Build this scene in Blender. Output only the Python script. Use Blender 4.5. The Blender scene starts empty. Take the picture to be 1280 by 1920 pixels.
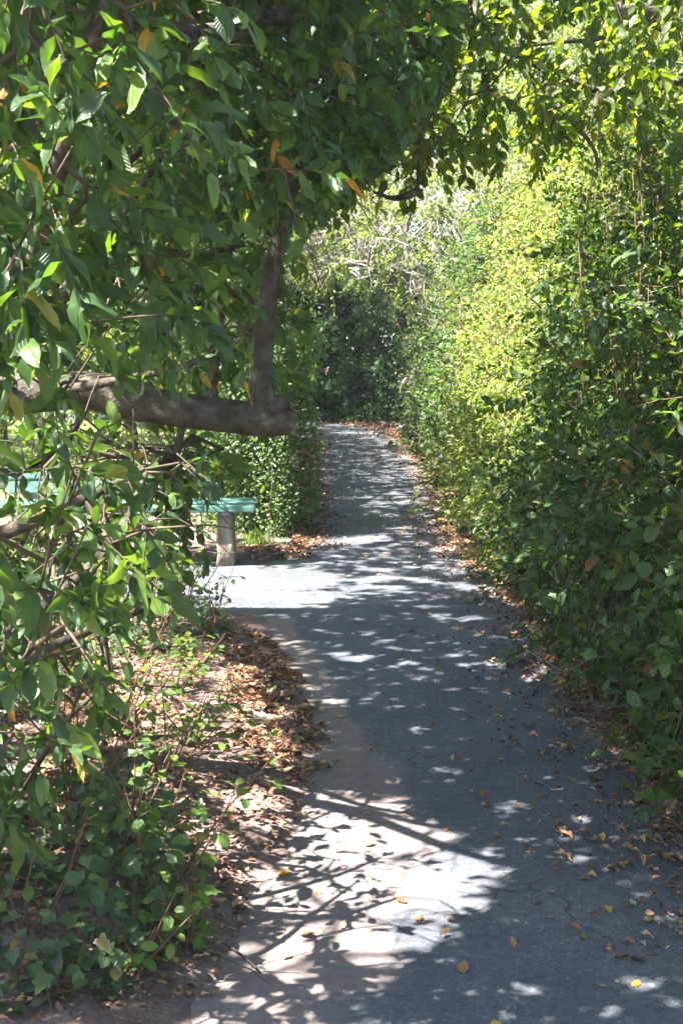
import bpy, math, random
import numpy as np
from mathutils import Matrix, Vector
R = math.radians
rng = np.random.default_rng(7)
random.seed(7)
SC = bpy.context.scene
COL = SC.collection

# ------------------------------------------------------------------ camera
CAM_H, FPX, PITCH = 1.6, 2400.0, math.atan(310 / 2400)
cam = bpy.data.cameras.new('camera')
cam.sensor_fit = 'VERTICAL'; cam.sensor_height = 36; cam.sensor_width = 24
cam.lens = 36 * FPX / 1920
cam.clip_start = 0.05; cam.clip_end = 2000
camo = bpy.data.objects.new('camera', cam); COL.objects.link(camo)
camo.location = (0, 0, CAM_H); camo.rotation_euler = (R(90) - PITCH, 0, 0)
SC.camera = camo
# ------------------------------------------------------------------ light
SUN_AZ, SUN_EL = -112.0, 60.0            # degrees right of straight ahead, degrees up
S = np.array([math.sin(R(SUN_AZ)) * math.cos(R(SUN_EL)), math.cos(R(SUN_AZ)) * math.cos(R(SUN_EL)), math.sin(R(SUN_EL))])
w = bpy.data.worlds.new('World'); SC.world = w; w.use_nodes = True
nt = w.node_tree
sky = nt.nodes.new('ShaderNodeTexSky'); sky.sky_type = 'NISHITA'; sky.sun_disc = False
sky.sun_elevation = R(SUN_EL); sky.sun_rotation = R(SUN_AZ)
bg = nt.nodes['Background']; bg.inputs[1].default_value = 0.058
nt.links.new(sky.outputs[0], bg.inputs[0])
sun = bpy.data.lights.new('sun', 'SUN'); sun.energy = 5.0; sun.angle = R(0.53); sun.color = (1, 0.93, 0.85)
suno = bpy.data.objects.new('sun', sun); COL.objects.link(suno); suno.location = (5, 0, 12)
suno.rotation_euler = Vector(S).to_track_quat('Z', 'Y').to_euler()
vs = SC.view_settings
vs.view_transform = 'Standard'; vs.look = 'None'; vs.gamma = 1; vs.use_curve_mapping = False
vs.exposure = 3.1
cy = SC.cycles
cy.max_bounces = 6; cy.diffuse_bounces = 4; cy.use_adaptive_sampling = True; cy.adaptive_threshold = 0.025; cy.glossy_bounces = 2; cy.transmission_bounces = 5
cy.caustics_reflective = False; cy.caustics_refractive = False
cy.sample_clamp_indirect = 4.0; cy.use_denoising = True
try: cy.denoiser = 'OPENIMAGEDENOISE'
except Exception: pass

# ------------------------------------------------------------------ geometry helpers
CP, SP = math.cos(PITCH), math.sin(PITCH)
def ray(px, py):
    a, b = (px - 640) / FPX, (960 - py) / FPX
    return np.array([a, CP + b * SP, -SP + b * CP])
def P(px, py, Y):
    d = ray(px, py); return np.array([0, 0, CAM_H]) + d * (Y / d[1])
def G(px, py, z=0.0):
    d = ray(px, py); return np.array([0, 0, CAM_H]) + d * ((z - CAM_H) / d[2])
def proj(p):
    p = np.atleast_2d(p); x, y, z = p[:, 0], p[:, 1], p[:, 2] - CAM_H
    dep = y * CP - z * SP; up = y * SP + z * CP
    dep = np.where(dep < 0.05, np.nan, dep)
    return 640 + FPX * x / dep, 960 - FPX * up / dep, dep
def nrm(v):
    return v / np.maximum(np.linalg.norm(v, axis=-1, keepdims=True), 1e-9)
def inpoly(x, y, poly):
    x = np.asarray(x, float); y = np.asarray(y, float); r = np.zeros(x.shape, bool); n = len(poly)
    for i in range(n):
        x0, y0 = poly[i]; x1, y1 = poly[(i + 1) % n]
        c = ((y0 > y) != (y1 > y)) & (x < (x1 - x0) * (y - y0) / ((y1 - y0) if y1 != y0 else 1e-9) + x0)
        r ^= c
    return r
def snoise(x, y, z=0.0, s=1.0, seed=0.0):
    x = np.asarray(x) * s; y = np.asarray(y) * s; z = np.asarray(z) * s
    return (np.sin(1.7 * x + 2.3 * y + 1.1 * z + seed) + np.sin(-2.9 * x + 1.3 * y + 2.1 * z + 1.7 + seed * 2)
            + np.sin(0.9 * x - 3.1 * y + 2.7 * z + 4.1 + seed) + np.sin(3.7 * x + 0.7 * y - 3.3 * z + 2.2 + seed * 3)) / 4
def sunfoot(p):
    return p[:, 0] - p[:, 2] * S[0] / S[2], p[:, 1] - p[:, 2] * S[1] / S[2]

# sun wells: open places between the branches through which the sun reaches the ground
def gp(*pts): return [tuple(G(a, b)[:2]) for a, b in pts]
WELLS = [
    gp((610, 1470), (740, 1500), (800, 1560), (890, 1590), (960, 1650), (880, 1720), (800, 1790), (640, 1800), (500, 1770), (450, 1690),
       (470, 1600), (560, 1560), (575, 1500)),
    [(-1.3, 10.25), (.25, 10.35), (.45, 10.7), (.25, 11.2), (-1.4, 11.3)],
    gp((300, 1045), (420, 1055), (560, 1062), (650, 1075), (620, 1105), (650, 1125), (560, 1140), (480, 1155), (380, 1150), (150, 1130), (100, 1060)),
]
SOFT = [gp((450, 1690), (330, 1640), (380, 1560), (330, 1450), (280, 1300), (400, 1250), (500, 1290), (560, 1400), (575, 1500), (560, 1560), (470, 1600))]
def in_well(p, jit=0.05):
    gx, gy = sunfoot(p)
    gx = gx + jit * snoise(gx, gy, 0, 9, 1.0) + rng.normal(0, jit * .5, len(gx)); gy = gy + jit * snoise(gx, gy, 0, 9, 5.0) + rng.normal(0, jit * .5, len(gx))
    r = np.zeros(len(gx), bool)
    for poly in WELLS: r |= inpoly(gx, gy, poly)
    for poly in SOFT: r |= inpoly(gx, gy, poly) & (snoise(gx, gy, 0, 7, 6) + .5 * snoise(gx, gy, 0, 17, 2) > -.4)
    return r

# ------------------------------------------------------------------ object helpers
def mesh_np(name, V, faces_list):
    """V (n,3); faces_list: list of (k, int array m x k)"""
    me = bpy.data.meshes.new(name)
    V = np.ascontiguousarray(V, dtype=np.float32)
    me.vertices.add(len(V)); me.vertices.foreach_set('co', V.ravel())
    loops = np.concatenate([f.ravel() for k, f in faces_list]).astype(np.int32)
    tot = np.concatenate([np.full(len(f), k, np.int32) for k, f in faces_list])
    start = np.concatenate([[0], np.cumsum(tot)[:-1]]).astype(np.int32)
    me.loops.add(len(loops)); me.loops.foreach_set('vertex_index', loops)
    me.polygons.add(len(tot)); me.polygons.foreach_set('loop_start', start); me.polygons.foreach_set('loop_total', tot)
    me.update(calc_edges=True)
    return me
def obj(name, me, mat=None, parent=None, smooth=True, kind=None):
    if mat is not None and not me.materials: me.materials.append(mat)
    if smooth: me.polygons.foreach_set('use_smooth', np.ones(len(me.polygons), bool))
    o = bpy.data.objects.new(name, me); COL.objects.link(o)
    if parent is not None: o.parent = parent; o.matrix_parent_inverse = parent.matrix_world.inverted() if False else Matrix.Translation(-Vector(parent.location))
    if kind: o['kind'] = kind
    return o
def tag(o, label, cat=None, group=None, kind=None):
    o['label'] = label
    if cat: o['category'] = cat
    if group: o['group'] = group
    if kind: o['kind'] = kind
    return o
def thing(name, loc, label, cat, group=None):
    o = bpy.data.objects.new(name, None); COL.objects.link(o); o.location = loc; o.empty_display_size = 0.1
    return tag(o, label, cat, group)

class Tubes:
    def __init__(s): s.V = []; s.Q = []; s.T = []; s.n = 0
    def add(s, pts, rad, sides=8, rough=0.0, smooth_n=0):
        pts = np.array(pts, float); rad = np.array(rad, float) * np.ones(len(pts))
        if smooth_n: pts, rad = catmull(pts, rad, smooth_n)
        t = np.gradient(pts, axis=0); t = nrm(t)
        ref = np.array([0.31, 0.17, 0.93]) if abs(t[0, 2]) < .8 else np.array([0.9, 0.3, 0.1])
        u = nrm(np.cross(t, ref)); v = np.cross(t, u)
        a = np.linspace(0, 2 * np.pi, sides, endpoint=False)
        rr = rad[:, None] * np.ones(sides)
        if rough:
            q = pts[:, None, :] + rad[:, None, None] * (np.cos(a)[None, :, None] * u[:, None] + np.sin(a)[None, :, None] * v[:, None])
            rr = rr * (1 + rough * snoise(q[..., 0], q[..., 1], q[..., 2], 14) + rough * .6 * snoise(q[..., 0], q[..., 1], q[..., 2], 37, 2))
        ring = pts[:, None, :] + rr[..., None] * (np.cos(a)[None, :, None] * u[:, None] + np.sin(a)[None, :, None] * v[:, None])
        m = len(pts); b = s.n
        i = np.arange(m - 1)[:, None] * sides + np.arange(sides)[None]; j = np.arange(m - 1)[:, None] * sides + (np.arange(sides)[None] + 1) % sides
        s.Q.append((b + np.stack([i, j, j + sides, i + sides], -1)).reshape(-1, 4))
        s.V.append(ring.reshape(-1, 3)); s.V.append(pts[[0, -1]] - 0 * t[[0, -1]])
        c0, c1 = b + m * sides, b + m * sides + 1
        k = np.arange(sides); k2 = (k + 1) % sides
        s.T.append(np.stack([np.full(sides, c0), b + k2, b + k], -1)); e = b + (m - 1) * sides
        s.T.append(np.stack([np.full(sides, c1), e + k, e + k2], -1))
        s.n += m * sides + 2
    def build(s, name, mat, parent=None, kind=None):
        if not s.V: return None
        me = mesh_np(name, np.concatenate(s.V), [(4, np.concatenate(s.Q)), (3, np.concatenate(s.T))])
        return obj(name, me, mat, parent, True, kind)
def catmull(p, r, n):
    p = np.asarray(p, float); q = np.vstack([2 * p[0] - p[1], p, 2 * p[-1] - p[-2]]); rr = np.concatenate([[r[0]], r, [r[-1]]])
    out, ro = [], []
    for i in range(1, len(q) - 2):
        for t in np.linspace(0, 1, n, endpoint=False):
            a, b, c, d = q[i - 1], q[i], q[i + 1], q[i + 2]
            out.append(0.5 * (2 * b + (c - a) * t + (2 * a - 5 * b + 4 * c - d) * t * t + (3 * b - a - 3 * c + d) * t ** 3)); ro.append(rr[i] * (1 - t) + rr[i + 1] * t)
    out.append(p[-1]); ro.append(r[-1])
    return np.array(out), np.array(ro)

# leaf templates: local x = along, y = across, z = normal ; unit length, width in units of W
def tpl_small():
    V = np.array([[0, 0, 0], [.30, .46, .10], [.70, .40, .08], [1, 0, -.10], [.70, -.40, .08], [.30, -.46, .10]], float)
    return V, [(4, np.array([[0, 1, 2, 3], [0, 3, 4, 5]]))]
def tpl_round():
    V = np.array([[0, 0, 0], [.22, .46, .10], [.62, .50, .10], [1, 0, -.06], [.62, -.50, .10], [.22, -.46, .10]], float)
    return V, [(4, np.array([[0, 1, 2, 3], [0, 3, 4, 5]]))]
def tpl_diamond():
    V = np.array([[0, 0, 0], [.45, .5, .06], [1, 0, -.05], [.45, -.5, .06]], float)
    return V, [(4, np.array([[0, 1, 2, 3]]))]
def tpl_big(seed, droop=.25, fold=.16, wav=.05, curl=0.0):
    r = np.random.default_rng(seed)
    us = [0, .10, .28, .5, .72, .9, 1.0]; hw = [.02, .22, .42, .5, .42, .2, .01]
    V, rows = [], []
    ph = r.uniform(0, 6); dr = droop * r.uniform(.4, 1.5); fo = fold * r.uniform(.3, 1.4); tw = r.uniform(-.35, .35); sw = r.uniform(-.12, .12)
    for u, h in zip(us, hw):
        row = []
        for sgn in (-1, 0, 1):
            y = sgn * h * (1 + r.uniform(-.06, .06)); z = -dr * u * u + abs(sgn) * (fo * h * 2 * .5 + wav * math.sin(9 * u + ph + sgn)) + sgn * h * tw * u + curl * abs(sgn) * h
            row.append(len(V)); V.append((u - .12 * dr * u * u, y + sw * u * u, z))
        rows.append(row)
    F = []
    for a, b in zip(rows, rows[1:]):
        F.append((a[0], a[1], b[1], b[0])); F.append((a[1], a[2], b[2], b[1]))
    return np.array(V), [(4, np.array(F))]
def tpl_ivy(seed):
    r = np.random.default_rng(seed)
    out = [(0, 0), (-.12, .22), (.02, .52), (.28, .34), (.52, .46), (.62, .2), (1, 0)]
    pts = out + [(x, -y) for x, y in out[-2:0:-1]]
    V = [(.36, 0, -.05)] + [(x + r.uniform(-.03, .03), y * 1.05 + r.uniform(-.03, .03), .12 * abs(y) * r.uniform(.2, 1.6) - .12 * max(x, 0) ** 2) for x, y in pts]
    n = len(pts)
    return np.array(V, float), [(3, np.array([[0, 1 + (i + 1) % n, 1 + i] for i in range(n)])[:, ::-1])]

def leaf_uv(me, lv):
    a = me.attributes.new('leafpos', 'FLOAT_VECTOR', 'POINT'); a.data.foreach_set('vector', np.ascontiguousarray(lv, dtype=np.float32).ravel()); return me
def leaf_frames(D, N):
    a = nrm(D); s = nrm(np.cross(N, a)); n = np.cross(a, s); return a, s, n
def leaves_mesh(name, Pp, D, N, L, W, tpls):
    """many leaves in one mesh"""
    a, s, n = leaf_frames(D, N); which = rng.integers(0, len(tpls), len(Pp)); VV, by, LV = [], {}, []
    base = 0
    for k, (tv, tf) in enumerate(tpls):
        m = which == k; c = int(m.sum())
        if not c: continue
        loc = tv[None]
        v = Pp[m][:, None] + a[m][:, None] * (loc[..., 0:1] * L[m][:, None, None]) + s[m][:, None] * (loc[..., 1:2] * W[m][:, None, None]) + n[m][:, None] * (loc[..., 2:3] * L[m][:, None, None])
        VV.append(v.reshape(-1, 3)); LV.append(np.tile(tv, (c, 1))); off = base + np.arange(c) * len(tv)
        for kk, f in tf: by.setdefault(kk, []).append((off[:, None, None] + f[None]).reshape(-1, kk))
        base += c * len(tv)
    me = mesh_np(name, np.concatenate(VV), [(k, np.concatenate(v)) for k, v in by.items()])
    return leaf_uv(me, np.concatenate(LV))
def leaf_objects(Pp, D, N, L, W, tpl_meshes, parent, name='leaf'):
    a, s, n = leaf_frames(D, N); out = []
    pl = np.array(parent.location) if parent is not None else np.zeros(3)
    for i in range(len(Pp)):
        me = tpl_meshes[int(rng.integers(0, len(tpl_meshes)))]
        o = bpy.data.objects.new(name, me); COL.objects.link(o)
        M = Matrix(((a[i, 0] * L[i], s[i, 0] * W[i], n[i, 0] * L[i], Pp[i, 0] - pl[0]), (a[i, 1] * L[i], s[i, 1] * W[i], n[i, 1] * L[i], Pp[i, 1] - pl[1]),
                    (a[i, 2] * L[i], s[i, 2] * W[i], n[i, 2] * L[i], Pp[i, 2] - pl[2]), (0, 0, 0, 1)))
        if parent is not None: o.parent = parent
        o.matrix_basis = M; out.append(o)
    return out
def tpl_mesh(name, tpl, mat):
    me = leaf_uv(mesh_np(name, tpl[0], tpl[1]), tpl[0]); me.materials.append(mat); me.polygons.foreach_set('use_smooth', np.ones(len(me.polygons), bool)); return me
def pick_largest(Pp, L, n, cell=26, per=2):
    """the n leaves that show largest: nearest ones per small patch of view, in frame"""
    x, y, d = proj(Pp); ok = (x > 5) & (x < 1275) & (y > 5) & (y < 1915); ok &= ~np.isnan(d)
    idx = np.where(ok)[0]; idx = idx[np.argsort(d[idx])]; cnt = {}; keep = []
    for i in idx:
        k = (int(x[i] // cell), int(y[i] // cell)); c = cnt.get(k, 0)
        if c < per: cnt[k] = c + 1; keep.append(i)
    keep = np.array(keep, int)
    if len(keep) > n:
        sc = L[keep] / d[keep]; keep = keep[np.argsort(-sc)[:n]]
    m = np.zeros(len(Pp), bool); m[keep] = True; return m
def foliage(parent, Pp, D, N, L, W, tpls, mat, parts=0, name='foliage', cell=26, per=2):
    if parts:
        m = pick_largest(Pp, L, parts, cell, per)
        tm = [tpl_mesh('leaf', t, mat) for t in tpls]
        leaf_objects(Pp[m], D[m], N[m], L[m], W[m], tm, parent); r = ~m
        Pp, D, N, L, W = Pp[r], D[r], N[r], L[r], W[r]
    if len(Pp):
        me = leaves_mesh(name, Pp, D, N, L, W, tpls); obj(name, me, mat, parent, True, 'stuff')
def rand_dirs(n):
    return nrm(rng.normal(size=(n, 3)))

# ------------------------------------------------------------------ materials
def newmat(name):
    m = bpy.data.materials.new(name); m.use_nodes = True; t = m.node_tree; t.nodes.clear()
    return m, t, t.nodes, t.links
def ramp(nodes, stops):
    r = nodes.new('ShaderNodeValToRGB'); e = r.color_ramp.elements
    e[0].position, e[0].color = stops[0][0], (*stops[0][1], 1); e[1].position, e[1].color = stops[-1][0], (*stops[-1][1], 1)
    for p, c in stops[1:-1]:
        k = e.new(p); k.color = (*c, 1)
    return r
def leaf_mat(name, stops, trans=0.4, tint=(1.9, 1.9, .55), rough=.38, spec=.5, veins=True):
    m, t, N, Lk = newmat(name)
    g = N.new('ShaderNodeNewGeometry'); oi = N.new('ShaderNodeObjectInfo')
    ad = N.new('ShaderNodeMath'); ad.operation = 'ADD'; Lk.new(g.outputs['Random Per Island'], ad.inputs[0]); Lk.new(oi.outputs['Random'], ad.inputs[1])
    fr = N.new('ShaderNodeMath'); fr.operation = 'FRACT'; Lk.new(ad.outputs[0], fr.inputs[0])
    cr = ramp(N, stops); Lk.new(fr.outputs[0], cr.inputs[0])
    tc = N.new('ShaderNodeTexCoord')
    nz = N.new('ShaderNodeTexNoise'); nz.inputs['Scale'].default_value = 45 if veins else 9; nz.inputs['Detail'].default_value = 3
    Lk.new(g.outputs['Position'], nz.inputs['Vector'])
    mx = N.new('ShaderNodeMix'); mx.data_type = 'RGBA'; mx.blend_type = 'MULTIPLY'; mx.inputs[0].default_value = .7
    nr = ramp(N, [(.3, (.62, .66, .6)), (.7, (1.3, 1.25, 1.2))]); Lk.new(nz.outputs[0], nr.inputs[0])
    Lk.new(cr.outputs[0], mx.inputs[6]); Lk.new(nr.outputs[0], mx.inputs[7])
    p = N.new('ShaderNodeBsdfPrincipled'); p.inputs['Roughness'].default_value = rough; p.inputs['Specular IOR Level'].default_value = spec
    colour = mx.outputs[2]
    if veins:      # midrib and side veins of the blade
        la = N.new('ShaderNodeAttribute'); la.attribute_name = 'leafpos'; sx = N.new('ShaderNodeSeparateXYZ'); Lk.new(la.outputs['Vector'], sx.inputs[0])
        def mth(op, a, b=None, c=None):
            n = N.new('ShaderNodeMath'); n.operation = op
            for i, q in enumerate((a, b, c)):
                if q is None: continue
                if isinstance(q, (int, float)): n.inputs[i].default_value = q
                else: Lk.new(q, n.inputs[i])
            return n.outputs[0]
        av = mth('ABSOLUTE', sx.outputs[1]); rib = mth('SUBTRACT', 1.0, mth('DIVIDE', av, .06)); rib = mth('MAXIMUM', rib, 0.0)
        sv = mth('SINE', mth('SUBTRACT', mth('MULTIPLY', sx.outputs[0], 52.0), mth('MULTIPLY', av, 42.0))); sv = mth('MAXIMUM', mth('SUBTRACT', sv, .72), 0.0)
        m4 = N.new('ShaderNodeMix'); m4.data_type = 'RGBA'; Lk.new(mth('MULTIPLY_ADD', sv, .5, mth('MULTIPLY', rib, .45)), m4.inputs[0]); Lk.new(colour, m4.inputs[6])
        m5 = N.new('ShaderNodeMix'); m5.data_type = 'RGBA'; m5.blend_type = 'MULTIPLY'; m5.inputs[0].default_value = 1; Lk.new(colour, m5.inputs[6]); m5.inputs[7].default_value = (2.1, 1.9, 1.9, 1); Lk.new(m5.outputs[2], m4.inputs[7]); colour = m4.outputs[2]
        bp = N.new('ShaderNodeBump'); bp.inputs['Strength'].default_value = .55; bp.inputs['Distance'].default_value = .004
        hh = mth('ADD', mth('MULTIPLY', mth('ADD', sv, rib), -1.0), mth('MULTIPLY', nz.outputs[0], 1.3)); Lk.new(hh, bp.inputs['Height']); Lk.new(bp.outputs[0], p.inputs['Normal'])
    Lk.new(colour, p.inputs['Base Color'])
    tm = N.new('ShaderNodeMix'); tm.data_type = 'RGBA'; tm.blend_type = 'MULTIPLY'; tm.inputs[0].default_value = 1
    tm.inputs[7].default_value = (*tint, 1); Lk.new(colour, tm.inputs[6])
    tr = N.new('ShaderNodeBsdfTranslucent'); Lk.new(tm.outputs[2], tr.inputs[0])
    ms = N.new('ShaderNodeMixShader'); ms.inputs[0].default_value = trans
    Lk.new(p.outputs[0], ms.inputs[1]); Lk.new(tr.outputs[0], ms.inputs[2])
    o = N.new('ShaderNodeOutputMaterial'); Lk.new(ms.outputs[0], o.inputs[0])
    return m
def solid_mat(name, stops, scale=8, detail=6, rough=.85, bump=.3, bscale=None, stretch=(1, 1, 1), bdist=.01, spec=.3, coord='Object'):
    m, t, N, Lk = newmat(name)
    g = N.new('ShaderNodeNewGeometry') if coord == 'Position' else N.new('ShaderNodeTexCoord')
    mp = N.new('ShaderNodeMapping'); mp.inputs['Scale'].default_value = stretch; Lk.new(g.outputs[coord], mp.inputs[0])
    nz = N.new('ShaderNodeTexNoise'); nz.inputs['Scale'].default_value = scale; nz.inputs['Detail'].default_value = detail; nz.inputs['Roughness'].default_value = .65
    Lk.new(mp.outputs[0], nz.inputs['Vector'])
    cr = ramp(N, stops); Lk.new(nz.outputs[0], cr.inputs[0])
    p = N.new('ShaderNodeBsdfPrincipled'); p.inputs['Roughness'].default_value = rough; p.inputs['Specular IOR Level'].default_value = spec
    Lk.new(cr.outputs[0], p.inputs['Base Color'])
    n2 = N.new('ShaderNodeTexNoise'); n2.inputs['Scale'].default_value = bscale or scale * 3; n2.inputs['Detail'].default_value = 5; Lk.new(mp.outputs[0], n2.inputs['Vector'])
    bp = N.new('ShaderNodeBump'); bp.inputs['Strength'].default_value = bump; bp.inputs['Distance'].default_value = bdist
    Lk.new(n2.outputs[0], bp.inputs['Height']); Lk.new(bp.outputs[0], p.inputs['Normal'])
    o = N.new('ShaderNodeOutputMaterial'); Lk.new(p.outputs[0], o.inputs[0])
    return m
M = {}
M['tree_leaf'] = leaf_mat('tree_leaf', [(0, (.024, .060, .016)), (.45, (.038, .090, .022)), (.80, (.062, .125, .026)), (.982, (.10, .17, .032)), (.99, (.34, .23, .03)), (1, (.36, .16, .03))], .40, (2.2, 2.0, .45), .36, .5)
M['canopy_leaf'] = leaf_mat('canopy_leaf', [(0, (.042, .080, .015)), (.5, (.070, .120, .018)), (.97, (.115, .165, .024)), (1, (.28, .20, .03))], .55, (2.5, 2.2, .40), .42, .4)
M['hedge_leaf'] = leaf_mat('hedge_leaf', [(0, (.026, .058, .020)), (.5, (.045, .095, .026)), (.975, (.085, .15, .035)), (.99, (.14, .10, .03)), (1, (.18, .07, .03))], .36, (1.9, 1.8, .5), .42, .45)
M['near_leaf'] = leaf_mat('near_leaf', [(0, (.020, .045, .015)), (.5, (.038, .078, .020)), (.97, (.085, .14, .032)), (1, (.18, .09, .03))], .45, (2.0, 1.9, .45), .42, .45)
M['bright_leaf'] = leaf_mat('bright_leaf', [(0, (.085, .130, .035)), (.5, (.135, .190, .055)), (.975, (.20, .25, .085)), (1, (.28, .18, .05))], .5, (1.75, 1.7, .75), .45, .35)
M['dark_leaf'] = leaf_mat('dark_leaf', [(0, (.014, .040, .014)), (.6, (.026, .068, .022)), (1, (.05, .105, .03))], .30, (1.8, 1.8, .6), .5, .25, False)
M['privet_leaf'] = leaf_mat('privet_leaf', [(0, (.06, .115, .042)), (.6, (.10, .17, .06)), (1, (.18, .23, .10))], .36, (1.8, 1.8, .5), .34, .6)
M['ivy_leaf'] = leaf_mat('ivy_leaf', [(0, (.020, .048, .018)), (.6, (.034, .075, .026)), (.92, (.055, .105, .03)), (1, (.20, .17, .04))], .30, (2.0, 1.9, .5), .36, .5)
M['sapling_leaf'] = leaf_mat('sapling_leaf', [(0, (.055, .12, .025)), (.6, (.09, .17, .03)), (1, (.14, .21, .04))], .45, (1.9, 1.8, .45), .4, .4)
M['brown_leaf'] = leaf_mat('brown_leaf', [(0, (.12, .055, .025)), (.35, (.22, .11, .05)), (.7, (.33, .19, .10)), (1, (.42, .30, .19))], .22, (1.2, 1.0, .7), .7, .2)
M['litter_leaf'] = leaf_mat('litter_leaf', [(0, (.06, .036, .027)), (.25, (.13, .072, .046)), (.5, (.22, .125, .075)), (.75, (.33, .20, .12)), (.92, (.42, .31, .22)), (1, (.42, .28, .06))], .18, (1.2, 1.0, .7), .75, .2)
M['yellow_leaf'] = leaf_mat('yellow_leaf', [(0, (.42, .25, .02)), (.5, (.50, .34, .04)), (1, (.42, .36, .08))], .3, (1.2, 1.1, .6), .55, .3)
M['pale_leaf'] = leaf_mat('pale_leaf', [(0, (.30, .26, .16)), (.5, (.36, .33, .22)), (1, (.30, .34, .20))], .25, (1.1, 1.1, .7), .6, .3)
M['bark'] = solid_mat('bark', [(.30, (.024, .019, .014)), (.46, (.050, .041, .031)), (.58, (.085, .073, .058)), (.66, (.16, .155, .125)), (.74, (.085, .09, .062))], 16, 9, .9, .8, 90, (1, 1, 1), .012, coord='Position')
M['twig'] = solid_mat('twig', [(.3, (.04, .03, .02)), (.7, (.10, .075, .05))], 14, 3, .8, .2, coord='Position')
M['grey_twig'] = solid_mat('grey_twig', [(.3, (.18, .16, .13)), (.7, (.34, .31, .27))], 14, 3, .85, .2, coord='Position')
M['red_stem'] = solid_mat('red_stem', [(.3, (.07, .035, .022)), (.7, (.17, .09, .05))], 10, 3, .8, .2, coord='Position')

# ------------------------------------------------------------------ path layout (ground coordinates)
LE = [(575, 795), (575, 830), (573, 870), (575, 930), (574, 1000), (560, 1036), (420, 1050), (200, 1056), (60, 1062), (-60, 1120), (150, 1142), (330, 1150), (440, 1160), (505, 1175), (548, 1230), (585, 1310), (592, 1400), (575, 1500), (530, 1600), (480, 1700), (430, 1800), (360, 1920)]
RE = [(735, 800), (790, 870), (880, 1000), (960, 1085), (1040, 1180), (1120, 1290), (1260, 1450), (1400, 1600), (1640, 1900)]
le = np.array([G(*p)[:2] for p in LE]); re_ = np.array([G(*p)[:2] for p in RE])
EDGE_Y = np.concatenate([np.arange(-3, 28, .06)])
def xr(Y): return np.interp(Y, re_[::-1, 1], re_[::-1, 0])
def xl_main(Y):
    a = np.array([G(*p)[:2] for p in LE if p[1] > 1160 or p[1] < 1040]); a = a[np.argsort(a[:, 1])]
    return np.interp(Y, a[:, 1], a[:, 0])
Y0c, Y1c = G(440, 1160)[1], G(500, 1046)[1]      # side clearing by the bench
def xl(Y):
    Y = np.asarray(Y, float); b = xl_main(Y)
    t = np.clip(np.minimum((Y - Y0c) / .25, (Y1c - Y) / .16), 0, 1); t = t * t * (3 - 2 * t)
    return b * (1 - t) + t * (-4.2)
Y_END = G(600, 795)[1]
def xl2(Y):   # beyond the bend the path swings left
    return np.where(Y > Y_END - 2.5, xl(Y) - 1.1 * np.maximum(Y - (Y_END - 2.5), 0) ** 1.3, xl(Y))
def xr2(Y):
    return np.where(Y > Y_END - 2.6, xr(Y) - .12 * np.maximum(Y - (Y_END - 2.6), 0) ** 2, xr(Y))
def ground_z(x, y):
    l, r = xl2(y), xr2(y)
    d = np.maximum(l - x, x - r)
    out = np.clip((d + .035 * snoise(x, y, 0, 11) + .05 * snoise(x, y, 0, 3.7, 5) + .015 * snoise(x, y, 0, 31, 2)) / .13, -1, 1)
    z = np.where(out < 0, .03 * out, .024 * out)
    ext = np.clip(d / .8, 0, 1)
    near = np.clip((8 - y) / 1.5, 0, 1)
    z = z + ext * (.02 + .05 * near) * (x < l) + ext * .06 * (x > r)
    z = z + np.clip(d / .15, 0, 1) * (.012 * snoise(x, y, 0, 6) + .008 * snoise(x, y, 0, 17, 3))
    return z - 0.004

def grid_mesh(name, xs, ys, zf):
    X, Yg = np.meshgrid(xs, ys); Z = zf(X, Yg); n, m = X.shape
    i = np.arange(n - 1)[:, None] * m + np.arange(m - 1)[None]
    F = np.stack([i, i + 1, i + m + 1, i + m], -1).reshape(-1, 4)
    return mesh_np(name, np.stack([X, Yg, Z], -1).reshape(-1, 3), [(4, F)])

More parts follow.
